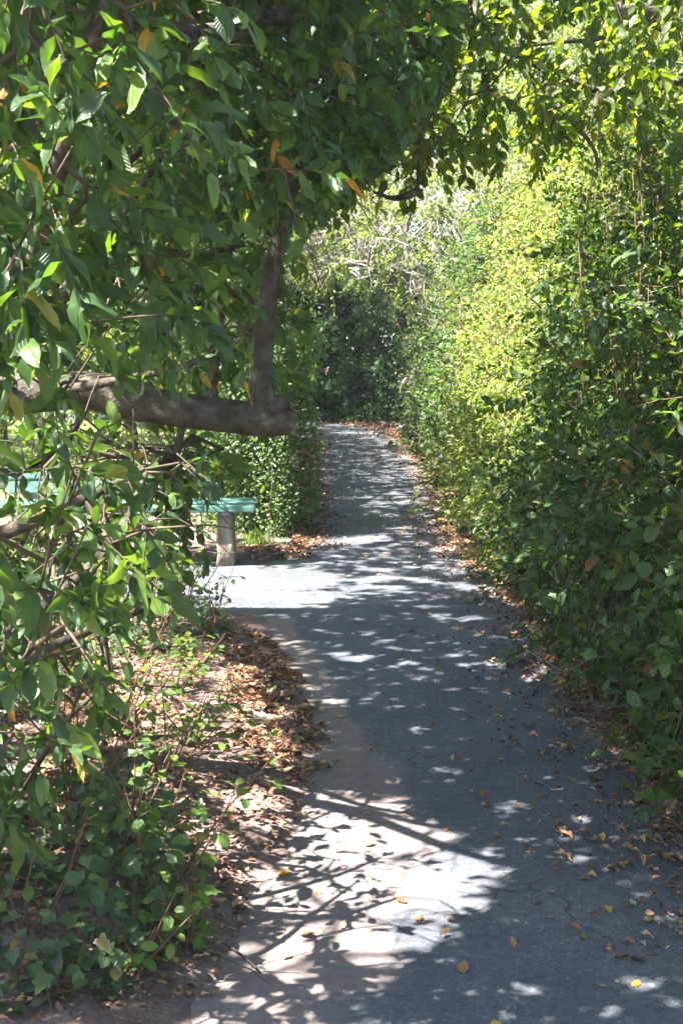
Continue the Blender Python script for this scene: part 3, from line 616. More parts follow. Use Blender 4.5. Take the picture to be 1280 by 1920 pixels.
# ------------------------------------------------------------------ hedges
def polyline_eval(pts, n):
    pts = np.array(pts, float); seg = np.linalg.norm(np.diff(pts, axis=0), axis=1); c = np.concatenate([[0], np.cumsum(seg)])
    return c[-1], lambda s: (np.stack([np.interp(s, c, pts[:, 0]), np.interp(s, c, pts[:, 1])], -1))
def hedge(name, label, line, side, H, depth, nleaf, Lr, wr, mat, tpls, lean=0.0, bulge=.14, parts=0, stems=0, stem_mat='red_stem', inner=0, inner_L=.13, top=.22, weight=None, wells=True, cat='hedge', group=None, zmin=0.0, twiggy=0, lump=1.6, cut=None, stem_h=(.5, 1.0), leanf=None, shoots=0):
    """line: base of the front face; side=+1: hedge lies to the right of the walking direction of the line"""
    tot, ev = polyline_eval(line, 0)
    mid = ev(np.array([tot / 2]))[0]
    root = thing(name, (mid[0] + side * depth * .5, mid[1], 0), label, cat, group)
    lf = leanf or (lambda z: lean * z)
    def normal(s):
        a = ev(np.clip(s - .15, 0, tot)); b = ev(np.clip(s + .15, 0, tot)); t = nrm(b - a); return np.stack([-t[:, 1], t[:, 0]], -1) * side   # towards the path
    def sample(n, dmean, topf):
        s = rng.uniform(0, tot, n * 2)
        if weight is not None:
            y = ev(s)[:, 1]; s = s[rng.random(len(s)) < weight(y)]
        s = s[:n]; n = len(s); y = ev(s)[:, 1]
        h = H(y) + .22 * snoise(s, s * .3, 0, lump, 3) + .1 * snoise(s, 0 * s, 0, lump * 3.1, 5)
        isT = rng.random(n) < topf
        z = np.where(isT, h - rng.exponential(.10, n), zmin + (h - zmin) * rng.random(n))
        d = np.where(isT, depth * rng.random(n), np.minimum(rng.exponential(dmean, n), depth))
        z = np.maximum(z, .02)
        front = bulge * snoise(s, z * 1.3, 0, lump * 1.5, 1) + .5 * bulge * snoise(s, z, 0, lump * 4, 2) - lf(z) - .25 * np.clip((z - h + .5) / .5, 0, 1) ** 2
        nn = normal(s); b = ev(s)
        p = np.concatenate([b + nn * (front - d)[:, None], z[:, None]], 1)
        p += rng.normal(0, .03, p.shape); p[:, 2] = np.maximum(p[:, 2], .015)
        return p, np.concatenate([nn, np.zeros((n, 1))], 1), isT, h
    p, nn, isT, h = sample(nleaf, depth * .22, top)
    n = len(p)
    D = nrm(nn * .55 + rand_dirs(n) * .9 + np.array([0, 0, .05])); N = nrm(nn * .55 + np.array([0, 0, .75]) + rand_dirs(n) * .6)
    L = rng.uniform(*Lr, n); W = L * rng.uniform(*wr, n)
    k = np.ones(n, bool)
    if shoots:     # arching leafy shoots that stand out from the face
        q, nq, _, hq = sample(shoots, .05, .3); tl = .34
        P2, D2, N2, L2, W2, tw = spray(q + nq * .02, nrm(nq * .75 + rng.normal(0, .45, q.shape) + np.array([0, 0, .45])), (10, 20), (Lr[0] * .9, Lr[1] * 1.15), wr, tl, .15, .8)
        t = Tubes()
        for a_ in tw:
            if not (wells and in_well(a_).any()): t.add(a_, [.003, .0025, .002, .001], 3)
        t.build('shoots', M[stem_mat], root, 'stuff')
        p = np.concatenate([p, P2]); D = np.concatenate([D, D2]); N = np.concatenate([N, N2]); L = np.concatenate([L, L2]); W = np.concatenate([W, W2]); n = len(p); k = np.ones(n, bool)
    if wells: k &= ~(in_well(p) & (rng.random(n) > .06))
    if cut is not None: k &= ~cut(p)
    foliage(root, p[k], D[k], N[k], L[k], W[k], tpls, mat, parts, 'foliage', 18, 1)
    if inner:
        p, nn, isT, h = sample(inner, depth * .5, .15)
        p[:, :2] -= nn[:, :2] * .14; n = len(p)
        k = p[:, 2] < h - .12
        if wells: k &= ~in_well(p, .03)
        if cut is not None: k &= ~cut(p)
        p = p[k]; n = len(p); L = rng.uniform(.6, 1.2, n) * inner_L
        obj('inner_foliage', leaves_mesh('inner_foliage', p, rand_dirs(n), rand_dirs(n), L, L * .6, [tpl_small()]), mat, root, True, 'stuff')
    if stems:
        t = Tubes()
        for i in range(stems):
            s = rng.uniform(0, tot, 1)
            if weight is not None and rng.random() > weight(ev(s)[:, 1])[0]: continue
            b = ev(s)[0]; nv = normal(s)[0]; h = float(H(np.array([b[1]]))[0]) * rng.uniform(*stem_h)
            d0 = rng.uniform(.02, .35); q = []
            lx, ly = rng.normal(0, .16, 2)
            for f in np.linspace(0, 1, 6):
                z = f * h; q.append([b[0] - nv[0] * (d0 + lf(z) - .10 * f) + lx * f * f + rng.normal(0, .02), b[1] - nv[1] * (d0 + lf(z) - .10 * f) + ly * f * f + rng.normal(0, .02), z])
            q = np.array(q)
            if wells and in_well(q).sum() > 1: continue
            r = rng.uniform(.003, .007); t.add(q, np.linspace(r, r * .4, 6), 4)
        t.build('stems', M[stem_mat], root, 'stuff')
    if twiggy:
        t = Tubes()
        pts, nn, isT, h = sample(twiggy, depth * .12, .15)
        for q, nv in zip(pts, nn):
            if cut is not None and cut(q[None])[0]: continue
            if wells and in_well(q[None])[0]: continue
            d = nrm(nv * .7 + rng.normal(0, .6, 3) + np.array([0, 0, .2])); l = rng.uniform(.12, .38); e = q - nv * .08
            t.add([e - d * .1, e, e + d * l * .35 + rng.normal(0, .025, 3), e + d * l * .7 + rng.normal(0, .035, 3), e + d * l + rng.normal(0, .05, 3)], [.004, .0035, .003, .002, .001], 3)
            for _ in range(2):
                f = rng.uniform(.3, .8); d2 = nrm(d + rng.normal(0, .6, 3)); t.add([e + d * l * f, e + d * l * f + d2 * l * .45], [.002, .0008], 3)
        t.build('bare_twigs', M['grey_twig'], root, 'stuff')
    return root
OV = [tpl_small(), tpl_round()]
hb = [tuple(G(*q)[:2]) for q in [(1700, 1860), (1290, 1440), (1140, 1290), (1060, 1180), (975, 1085), (890, 1000), (810, 870), (762, 812)]]
hb[0] = (1.25, 1.2)
yb = [q[1] for q in hb]
near_line = [q for q in hb if q[1] < 9.0] ; 
def cutline(a, b):
    ys_ = np.arange(a, b + .01, .4); return [(float(np.interp(y, yb, [q[0] for q in hb])), float(y)) for y in ys_]
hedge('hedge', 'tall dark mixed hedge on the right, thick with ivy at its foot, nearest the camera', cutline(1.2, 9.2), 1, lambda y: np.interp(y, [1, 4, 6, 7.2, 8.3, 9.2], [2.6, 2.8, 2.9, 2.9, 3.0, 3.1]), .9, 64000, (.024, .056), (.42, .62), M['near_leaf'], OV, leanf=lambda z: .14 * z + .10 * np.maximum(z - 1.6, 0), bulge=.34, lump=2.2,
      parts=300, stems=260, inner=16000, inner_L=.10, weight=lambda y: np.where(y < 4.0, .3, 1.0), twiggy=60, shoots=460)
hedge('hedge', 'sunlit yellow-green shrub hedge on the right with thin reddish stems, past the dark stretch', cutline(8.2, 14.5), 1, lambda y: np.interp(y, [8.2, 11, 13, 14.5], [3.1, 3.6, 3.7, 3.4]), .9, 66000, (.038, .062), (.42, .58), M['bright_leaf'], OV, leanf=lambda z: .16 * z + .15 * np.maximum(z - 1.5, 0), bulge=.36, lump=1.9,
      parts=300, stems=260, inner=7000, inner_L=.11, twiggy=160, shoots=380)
hedge('hedge', 'far hedge on the right tangled with bare grey twigs, before the bend', cutline(14.3, 24.0), 1, lambda y: np.interp(y, [14, 18, 24], [3.2, 3.0, 2.8]), .9, 34000, (.05, .08), (.42, .58), M['hedge_leaf'], [tpl_small(), tpl_diamond()], leanf=lambda z: .12 * z, bulge=.34,
      stems=140, inner=9000, inner_L=.15, twiggy=420, shoots=200)
hedge('bramble', 'coarse dark bramble scrambling through the near right hedge', cutline(3.6, 9.0), 1, lambda y: 2.2 + 0 * y, .5, 5200, (.045, .085), (.5, .68), M['hedge_leaf'], BIG[:4], leanf=lambda z: .14 * z - .04, bulge=.40, lump=2.2, parts=150, cat='bramble', shoots=120, top=.05)
# left side: clipped hedge by the bench, farther hedge, dark hedge across the bend
hedge('hedge', 'pale clipped small-leaved hedge behind the turquoise bench', [(-1.25, 12.4), (-1.18, 10.85), (-1.0, 10.58), (-.46, 10.46), (-.41, 10.66), (-.54, 12.0), (-.64, 13.2)], -1, lambda y: 1.75 + 0 * y, .8, 42000, (.022, .036), (.5, .62), M['privet_leaf'], OV, wells=False, bulge=.07, parts=200, inner=9000, inner_L=.08, stems=40, top=.3)
hedge('hedge', 'loose green hedge along the left of the path beyond the clipped one', [(-.75, 13.0), (-.92, 18), (-1.15, 21.5), (-2.0, 24.2), (-4.0, 25.6)], -1, lambda y: np.interp(y, [13, 16, 25], [2.2, 3.2, 3.4]), 1.0, 32000, (.045, .07), (.45, .6), M['hedge_leaf'], [tpl_small(), tpl_diamond()], bulge=.2, stems=60, inner=8000, inner_L=.14, shoots=160)
hedge('hedge', 'dark evergreen hedge closing the view where the path bends', [(-6.0, 28.2), (-2.2, 28.0), (.0, 27.2), (1.0, 26.2), (1.45, 24.4)], -1, lambda y: 3.3 + .45 * np.sin(y * 4.1) + .25 * np.sin(y * 9.7), 1.6, 52000, (.055, .095), (.38, .55), M['dark_leaf'], [tpl_small(), tpl_diamond()], bulge=.5, inner=22000, inner_L=.2, wells=False, lump=1.1, shoots=260)

# gnarled tree whose bare twigs arch over the far path
def gnarled_tree():
    root = thing('gnarled_tree', (1.45, 23.4, 0), 'gnarled grey tree at the far bend with bare twigs arching over the path', 'tree')
    Yt = 23.2
    tr = np.array([P(785, 815, Yt), P(774, 770, Yt), P(768, 735, Yt), P(782, 700, Yt), P(812, 650, Yt - .3), P(830, 600, Yt - .7), P(818, 560, Yt - 1.2), P(770, 520, Yt - 1.8), P(700, 495, Yt - 2.2), P(630, 500, Yt - 2.5), P(590, 530, Yt - 2.6)])
    t = Tubes(); t.add(tr, [.20, .15, .11, .12, .12, .11, .09, .07, .055, .04, .02], 14, .18, 6)
    for a, b, c in (((795, 812), (762, 800), (742, 806)), ((790, 800), (806, 820), (812, 836)), ((778, 745), (757, 725), (762, 708)), ((776, 770), (792, 748), (796, 728))):
        t.add([P(*a, Yt), P(*b, Yt - .1), P(*c, Yt - .15)], [.10, .07, .03], 8, .2, 5)
    t.build('trunk', M['grey_bark'], root)
    t = Tubes(); SK = [catmull(tr, np.ones(len(tr)), 5)[0][22:]]
    for b in ([(818, 560), (880, 470), (930, 380), (960, 300)], [(770, 520), (760, 440), (790, 360), (800, 270)], [(700, 495), (660, 440), (640, 360)], [(830, 600), (900, 560), (960, 500)]):
        q = np.array([P(a, c, Yt - 1.5) for a, c in b]); t.add(q, np.linspace(.05, .012, len(q)), 7, .1, 5); SK.append(catmull(q, np.ones(len(q)), 5)[0])
    t.build('bough', M['grey_bark'], root)
    T = []
    for _ in range(420):
        px = rng.uniform(560, 1000); py = rng.uniform(250, 560)
        lim = np.interp(px, [560, 640, 700, 760, 820, 1000], [520, 515, 520, 545, 590, 560])
        if py > lim: continue
        T.append(P(px, py, rng.uniform(18.5, 24)))
    for _ in range(640): T.append(np.array([rng.uniform(-4.2, 1.2), rng.uniform(23.6, 28.3), rng.uniform(3.5, 5.0)]))  # extra crown added to keep the hedge at the bend in shade
    for _ in range(200):
        z = rng.uniform(2.9, 4.4); gxx = rng.uniform(-1.2, 1.6); T.append(np.array([gxx + z * S[0] / S[2], rng.uniform(22.5, 27.5), z]))  # more crown added on the sun's line to shade the far path
    T = np.array(T); lines, tips, dirs = grow(np.vstack(SK), None, T, .0035, .3, .05)
    t = Tubes()
    for p, r in lines: t.add(p, np.minimum(r, .03), 4)
    low = [i for i in range(len(tips))]
    for i in low:
        for _ in range(4):
            d = nrm(rng.normal(0, 1, 3) + np.array([0, -.3, -.4])); l = rng.uniform(.25, .6); e = tips[i]
            t.add([e, e + d * l * .5 + rng.normal(0, .03, 3), e + d * l + rng.normal(0, .06, 3)], [.005, .004, .002], 3)
    t.build('bare_twigs', M['grey_twig'], root, 'stuff')
    Pp, D, N, L, W, tw = spray(tips, dirs, (16, 26), (.07, .10), (.42, .55), .5, .5, .8)
    foliage(root, Pp, D, N, L, W, [tpl_small()], M['bright_leaf'], 0)
M['grey_bark'] = solid_mat('grey_bark', [(.25, (.07, .06, .05)), (.5, (.16, .145, .125)), (.75, (.28, .265, .24))], 6, 7, .9, .8, 24, bdist=.02, coord='Position')
gnarled_tree()

# trees standing beyond the hedges
def back_tree(label, x, y, h, rx, n, L, mat, base=.25, group='trees beyond the hedges', shape=1.0):
    root = thing('background_tree', (x, y, 0), label, 'tree', group)
    t = Tubes(); q = [np.array([x, y, -.1]), np.array([x + rng.normal(0, .15), y, h * .3]), np.array([x + rng.normal(0, .3), y, h * .6]), np.array([x + rng.normal(0, .4), y, h * .88])]
    r0 = .018 * h + .03; t.add(q, [r0, r0 * .8, r0 * .5, r0 * .15], 9, .08, 5)
    C = []
    nc = 46
    for i in range(nc):
        v = nrm(rng.normal(size=3)); rad = rng.random() ** .45
        c = np.array([x + v[0] * rx * rad, y + v[1] * rx * rad * .8, h * (base + (1 - base) * .5) + v[2] * h * (1 - base) * .5 * rad]); C.append(c)
        zz = np.clip(c[2] * .7, h * .2, h * .85); s = np.array([np.interp(zz, [0, h * .3, h * .6, h * .88], [k[0] for k in q]), y, zz])
        if i % 2 == 0: t.add([s, (s + c) / 2 + rng.normal(0, .1, 3), c], [.035 * h / 6, .02 * h / 6, .006], 5)
    t.build('trunk', M['bark'], root)
    C = np.array(C); k = rng.integers(0, nc, n); sg = rx * .19 * rng.uniform(.6, 1.3, nc)[k]
    p = C[k] + rng.normal(0, 1, (n, 3)) * sg[:, None] * np.array([1, 1, .75]); p[:, 2] = np.maximum(p[:, 2], .1)
    Ls = rng.uniform(.7, 1.25, n) * L
    obj('crown', leaves_mesh('crown', p, nrm(rand_dirs(n) + np.array([0, 0, -.3])), nrm(rand_dirs(n) * .7 + np.array([0, 0, .8])), Ls, Ls * .55, [tpl_small(), tpl_diamond()]), mat, root, True, 'stuff')
for a in [
    ('tall bright green tree behind the far right hedge', 4.6, 22.5, 8.0, 2.3, 15000, .10, 'bright_leaf', .22),
    ('tall tree beyond the bend, above the dark hedge', .6, 33, 10, 3.4, 14000, .15, 'bright_leaf', .2),
    ('tall tree beyond the bend, left of the path', -6.4, 33, 10, 3.2, 13000, .15, 'canopy_leaf', .15),
    ('dense tree rising at the right beyond the sunlit shrub hedge', 4.4, 17.6, 7.0, 2.0, 15000, .075, 'bright_leaf', .25),
    ('tall tree far off to the right of the bend', 6.8, 30, 11, 3.6, 13000, .15, 'canopy_leaf', .2),
    ('broad tree behind the loose left hedge', -5.6, 21, 7.0, 2.2, 14000, .10, 'bright_leaf', .12),
    ('bushy tree beyond the clearing, behind the clipped hedge', -4.9, 15.0, 4.6, 1.7, 16000, .075, 'bright_leaf', .08),
    ('bushy tree at the back of the clearing, at the left edge', -7.2, 17.0, 5.6, 2.0, 14000, .085, 'canopy_leaf', .05),
    ('round leafy tree behind the near right hedge, at the right edge', 4.5, 10.4, 5.4, 1.6, 15000, .07, 'bright_leaf', .2),
    ('leafy tree behind the sunlit shrub hedge, right of the path', 4.1, 14.0, 6.4, 1.7, 15000, .075, 'canopy_leaf', .2),
    ('tall tree rising right of the bend, over the far hedge', 3.6, 27.0, 10, 2.8, 15000, .12, 'bright_leaf', .2),
    ('tall broad tree closing the sky behind the right-hand hedges', 9.5, 21.0, 9.5, 2.8, 14000, .12, 'bright_leaf', .2),
    ('rounded shrub behind the bench, nearest the clipped hedge', -2.15, 12.6, 2.5, .95, 9000, .05, 'bright_leaf', .02),
    ('rounded shrub behind the left end of the bench', -3.6, 12.2, 2.5, 1.0, 9000, .05, 'canopy_leaf', .02),
    ('low shrub at the left picture edge behind the clearing', -5.0, 11.8, 2.4, 1.0, 7000, .055, 'bright_leaf', .02),
    ('wide tree at the far left behind the clearing', -8.6, 20.0, 7.5, 2.8, 10000, .12, 'bright_leaf', .1)]:
    back_tree(*a[:7], M[a[7]], a[8])

# ------------------------------------------------------------------ bench
def paint_mat():
    m, t, N, Lk = newmat('turquoise_paint')
    g = N.new('ShaderNodeTexCoord'); mp = N.new('ShaderNodeMapping'); mp.inputs['Scale'].default_value = (2, 30, 30); Lk.new(g.outputs['Object'], mp.inputs[0])
    n = N.new('ShaderNodeTexNoise'); n.inputs['Scale'].default_value = 3; n.inputs['Detail'].default_value = 7; Lk.new(mp.outputs[0], n.inputs['Vector'])
    c = ramp(N, [(.30, (.16, .13, .10)), (.42, (.06, .17, .14)), (.6, (.09, .22, .18)), (.8, (.20, .32, .27))]); Lk.new(n.outputs[0], c.inputs[0])
    p = N.new('ShaderNodeBsdfPrincipled'); p.inputs['Roughness'].default_value = .45; Lk.new(c.outputs[0], p.inputs['Base Color'])
    b = N.new('ShaderNodeBump'); b.inputs['Strength'].default_value = .3; b.inputs['Distance'].default_value = .004; Lk.new(n.outputs[0], b.inputs['Height']); Lk.new(b.outputs[0], p.inputs['Normal'])
    o = N.new('ShaderNodeOutputMaterial'); Lk.new(p.outputs[0], o.inputs[0]); return m
M['paint'] = paint_mat()
M['post'] = solid_mat('post', [(.3, (.10, .075, .055)), (.48, (.24, .20, .16)), (.7, (.42, .39, .34))], 14, 8, .9, .8, 40, (1, 1, .2), .015)
import bmesh
def box(name, c, size, mat, parent, bev=.006, taper=1.0, rot=None, jit=0.0):
    bm = bmesh.new(); bmesh.ops.create_cube(bm, size=1)
    for v in bm.verts:
        f = taper if v.co.z > 0 else 1
        v.co = Vector((v.co.x * size[0] * f, v.co.y * size[1] * f, v.co.z * size[2]))
    if jit:
        bmesh.ops.subdivide_edges(bm, edges=bm.edges[:], cuts=3, use_grid_fill=True)
        for v in bm.verts: v.co += Vector([random.uniform(-jit, jit) for _ in range(3)])
    else: bmesh.ops.bevel(bm, geom=bm.edges[:], offset=bev, segments=2, affect='EDGES')
    me = bpy.data.meshes.new(name); bm.to_mesh(me); bm.free()
    o = obj(name, me, mat, parent, bool(jit)); o.matrix_parent_inverse = Matrix(); o.location = c
    if rot: o.rotation_euler = rot
    return o
def bench():
    b = thing('park_bench', (-1.60, 9.45, 0.0), 'turquoise slatted bench on stout pale legs at the edge of the clearing', 'bench')
    b.rotation_euler = (0, 0, R(3.0))
    for i, y in enumerate((-.20, -.065, .07, .205)):
        sl = box('seat_slat', (0, y, .425 + .004 * (i % 2)), (1.92, .118, .045), M['paint'], b, .008)
        for bx_ in (-.74, .74): box('bolt', (bx_, 0, .024), (.022, .022, .010), M['grey_bark'], sl, .003)
    for i, z in enumerate((.535, .64)):
        box('backrest_slat', (-.36, .30 + .03 * i, z), (1.12, .035, .095), M['paint'], b, .008, rot=(R(-10), 0, 0))
    for x in (-.74, .74):
        box('leg', (x, -.05, .19), (.13, .34, .41), M['post'], b, taper=.88, jit=.008)
        box('crossbeam', (x, 0, .393), (.09, .5, .022), M['post'], b, .004)
    for x in (-.74, .05):
        box('back_post', (x, .335, .35), (.06, .045, .74), M['post'], b, .006, rot=(R(-8), 0, 0))
    return b
bench()

# ------------------------------------------------------------------ small plants on the left verge
IVY = [tpl_ivy(i) for i in range(6)]
MIX = IVY[:4] + [tpl_big(30 + i, .2, .2, .05) for i in range(4)]
def gz(x, y): return np.maximum(ground_z(np.asarray(x), np.asarray(y)), .004 * snoise(x, y, 0, 2.0) + .0015 * snoise(x, y, 0, 9, 2))
def ivy(label, poly, n, parts, hmax, Lr, runners, face=None):
    c = np.mean([G(*p)[:2] for p in poly], axis=0)
    root = thing('ivy', (c[0], c[1], float(gz(c[0], c[1]))), label, 'ivy')
    pts = []
    xs_ = [p[0] for p in poly]; ys_ = [p[1] for p in poly]
    while len(pts) < n:
        a, b = rng.uniform(min(xs_), max(xs_)), rng.uniform(min(ys_), max(ys_))
        if not inpoly(np.array([a]), np.array([b]), poly)[0]: continue
        g = G(a, b)
        if snoise(g[0], g[1], 0, 3.2, 4) < -.25 + rng.normal(0, .15): continue
        pts.append(g)
    pts = np.array(pts); hh = rng.random(n) ** 2.6 * hmax
    pts[:, 2] = gz(pts[:, 0], pts[:, 1]) + .015 + hh
    D = nrm(np.stack([rng.normal(.1, .7, n), rng.normal(-.5, .6, n), rng.normal(-.25, .25, n)], -1)); N = nrm(np.stack([rng.normal(0, .4, n), rng.normal(-.3, .4, n), np.full(n, .9)], -1))
    L = rng.uniform(*Lr, n)
    t = Tubes()
    for i in rng.choice(n, runners):
        p = pts[i].copy(); q = []; d = nrm(np.array([rng.normal(), rng.normal(), 0]))
        for k in range(7):
            q.append([p[0], p[1], float(gz(p[0], p[1])) + .008 + .02 * abs(math.sin(k))]); p = p + d * .07 + rng.normal(0, .018, 3)
        t.add(q, np.linspace(.002, .001, 7), 4)
    for i in range(n):
        if hh[i] > .05 and i % 2:
            b0 = np.array([pts[i, 0] + rng.normal(0, .06), pts[i, 1] + rng.normal(0, .06), pts[i, 2] - hh[i] - .015]); t.add([b0, (b0 + pts[i]) / 2 + rng.normal(0, .02, 3), pts[i]], [.0013, .001, .0008], 3)
    t.build('runners', M['twig'], root, 'stuff')
    foliage(root, pts, D, N, L, L * rng.uniform(.6, 1.0, n), MIX, M['ivy_leaf'], parts, 'foliage', 16, 2)
ivy('ivy trailing over leaf litter in the bottom left corner', [(-40, 1480), (180, 1440), (330, 1560), (400, 1690), (330, 1800), (230, 1900), (-40, 1960)], 800, 300, .26, (.028, .055), 24)
ivy('ivy patch on the bank under the leaning tree, nearer the bench', [(-40, 1190), (240, 1130), (420, 1175), (430, 1215), (330, 1260), (180, 1330), (-40, 1420)], 1100, 150, .16, (.028, .05), 40)
hbx = [q[0] for q in hb]
def hedge_ivy():
    root = thing('ivy', (1.3, 6.0, 0), 'dark ivy spilling from the foot of the right-hand hedge', 'ivy')
    n = 5200; y = 3.4 + 8.5 * rng.random(n) ** 1.3; x = np.interp(y, yb, hbx); z = np.minimum(rng.exponential(.18, n), .75)
    out = .03 + .10 * snoise(y, z, 0, 2.6) + .05 * snoise(y, z, 0, 7, 3) - .16 * z
    p = np.stack([x - out + rng.exponential(.05, n), y + rng.normal(0, .03, n), gz(x, y) + .02 + z], -1)
    D = nrm(np.stack([rng.normal(-.5, .4, n), rng.normal(-.25, .5, n), rng.normal(-.6, .3, n)], -1)); N = nrm(np.stack([rng.normal(-.7, .3, n), rng.normal(-.3, .35, n), np.full(n, .65)], -1)); L = rng.uniform(.022, .048, n)
    k = ~in_well(p)
    t = Tubes()
    for i in range(70):
        yy = rng.uniform(3.6, 10); xx = np.interp(yy, yb, hbx); q = []
        for f in np.linspace(0, 1, 6): q.append([xx - .12 + .1 * f + rng.normal(0, .02), yy + rng.normal(0, .05), .02 + f * rng.uniform(.4, .8)])
        t.add(q, np.linspace(.004, .002, 6), 4)
    t.build('stems', M['twig'], root, 'stuff')
    foliage(root, p[k], D[k], N[k], L[k], L[k] * rng.uniform(.6, 1, k.sum()), MIX, M['ivy_leaf'], 300, 'foliage', 14, 1)
hedge_ivy()
SAPL = [tpl_big(40 + i, .15, .2, .04) for i in range(4)]
sap_mesh = [tpl_mesh('leaf', t, M['sapling_leaf']) for t in SAPL]; sap_ivy = [tpl_mesh('leaf', t, M['sapling_leaf']) for t in IVY[:3]]
def sapling(label, px, py, h, nst, per, Lr, spread=.25, meshes=sap_mesh, wr=(.5, .65), lean=(0.1, -.05)):
    g = G(px, py); z0 = float(gz(g[0], g[1])); root = thing('sapling', (g[0], g[1], z0), label, 'plant', 'young plants on the left verge')
    t = Tubes(); A = []
    for s in range(nst):
        a = rng.uniform(0, 6.3); sp = spread * rng.uniform(.3, 1) * h; tip = np.array([g[0] + sp * math.cos(a) + lean[0] * h, g[1] + sp * math.sin(a) + lean[1] * h, z0 + h * rng.uniform(.65, 1)])
        b = np.array([g[0] + rng.normal(0, .012), g[1] + rng.normal(0, .012), z0 - .02]); m = (b + tip) / 2 + rng.normal(0, .03, 3) * h; q, r = catmull(np.array([b, m, tip]), np.array([.004, .003, .0012]), 5); t.add(q, r, 5)
        for k in range(per):
            f = rng.uniform(.3, 1); c = q[min(int(f * (len(q) - 1)), len(q) - 1)]; an = rng.uniform(0, 6.3); d = nrm(np.array([math.cos(an), math.sin(an), rng.uniform(-.3, .5)])); l = rng.uniform(.02, .10) * h / .5
            e = c + d * l; t.add([c, e], [.0015, .0008], 3); A.append((e, d, rng.uniform(*Lr)))
    t.build('stems', M['red_stem'], root)
    Pp = np.array([q[0] for q in A]); D = nrm(np.array([q[1] for q in A]) + np.array([0, 0, -.25])); n = len(A); N = nrm(np.array([0, -.2, 1]) + rng.normal(0, .35, (n, 3))); L = np.array([q[2] for q in A])
    leaf_objects(Pp, D, N, L, L * rng.uniform(*wr, n), meshes, root)
sapling('young leafy sapling leaning over the sunlit edge of the path', 300, 1720, .52, 6, 11, (.035, .06), .5, lean=(.2, -.1))
sapling('thin sapling with upright red stems behind the nearest ivy', 235, 1640, .55, 4, 9, (.035, .055), .3, lean=(.25, 0))
sapling('small ivy-leaved seedling in the sunny soil beside the ivy corner', 350, 1790, .22, 4, 5, (.03, .05), .5, sap_ivy, (.9, 1.1))
sapling('bushy young plant under the large drooping leaves at the left', 130, 1600, .6, 6, 9, (.035, .06), .4, lean=(.1, 0))
sapling('low leafy plant at the sunny corner where verge meets clearing', 395, 1215, .38, 6, 10, (.03, .05), .6, lean=(.15, 0))
sapling('leafy plant on the verge behind the low corner plant', 300, 1190, .5, 6, 10, (.03, .05), .5, lean=(.1, 0))
sapling('young plant in shade at the far left of the verge', 120, 1330, .55, 5, 10, (.035, .055), .4)
sapling('single green seedling among brown litter at the verge edge', 415, 1345, .14, 3, 4, (.03, .045), .5)
sapling('tiny seedling nearest the asphalt on the brown litter', 500, 1312, .07, 2, 4, (.025, .035), .6)

sapling('leafy plant with pale sunlit leaves on the bank under the leaning tree', 215, 1215, .55, 7, 12, (.03, .05), .5, lean=(.15, 0))
sapling('thin-stemmed plant on the bank at the left edge, below the bench', 95, 1225, .6, 7, 11, (.03, .05), .5, lean=(.1, 0))
sapling('low plant with pale leaves overhanging the sunlit clearing', 345, 1160, .4, 6, 12, (.03, .05), .7, lean=(.1, 0))
sapling('young plant with slender stems in the sunny gap of the verge', 215, 1420, .5, 6, 9, (.035, .055), .5, lean=(.2, 0))
sapling('sprawling leafy stems between the bank and the nearest sapling', 300, 1480, .42, 6, 9, (.03, .05), .7, lean=(.3, 0))
for L_, a_, b_, h_ in (('bushy sunlit plant at the left of the paved clearing', 255, 1165, .7), ('tall weedy plant in the sun below the bench seat', 175, 1140, .8), ('leafy weed at the left picture edge under the bench', 45, 1150, .85),
                       ('spreading weed with bright leaves at the clearing rim', 320, 1128, .45)):
    sapling(L_, a_, b_, h_, 9, 16, (.032, .055), .6, lean=(.05, 0))
for L_, a_, b_, h_ in (('low seedling in the litter below the bank', 330, 1330, .25), ('low seedling in the litter by the pale stick', 370, 1275, .2), ('small plant on the sunny soil above the nearest sapling', 360, 1420, .25), ('leafy stems in the shade of the bottom left corner', 60, 1790, .45), ('small plant in dark litter at the foot of the ivy', 250, 1850, .2)):
    sapling(L_, a_, b_, h_, 6, 7, (.03, .05), .8, lean=(.1, 0))
def grass_tuft():
    g = G(480, 1030); root = thing('grass_tuft', (g[0], g[1], 0), 'tuft of bright grass at the foot of the clipped hedge', 'grass')
    V, F = [], []
    for i in range(170):
        b = np.array([g[0] + rng.normal(0, .09), g[1] + .1 + rng.normal(0, .07), .0]); a = rng.uniform(0, 6.3); h = rng.uniform(.07, .2); d = np.array([math.cos(a), math.sin(a), 0]); s = np.array([-d[1], d[0], 0]) * .003
        n = len(V); V += [b - s, b + s, b + d * h * .2 + [0, 0, h * .6] + s, b + d * h * .2 + [0, 0, h * .6] - s, b + d * h * .6 + [0, 0, h * .9]]; F.append([n, n + 1, n + 2, n + 3]); F.append([n + 3, n + 2, n + 4, n + 4])
    V = np.array(V); q = np.array([f for f in F if f[2] != f[3]]); t3 = np.array([f[:3] for f in F if f[2] == f[3]])
    obj('blades', mesh_np('blades', V, [(4, q), (3, t3)]), M['sapling_leaf'], root, False, 'stuff')
grass_tuft()

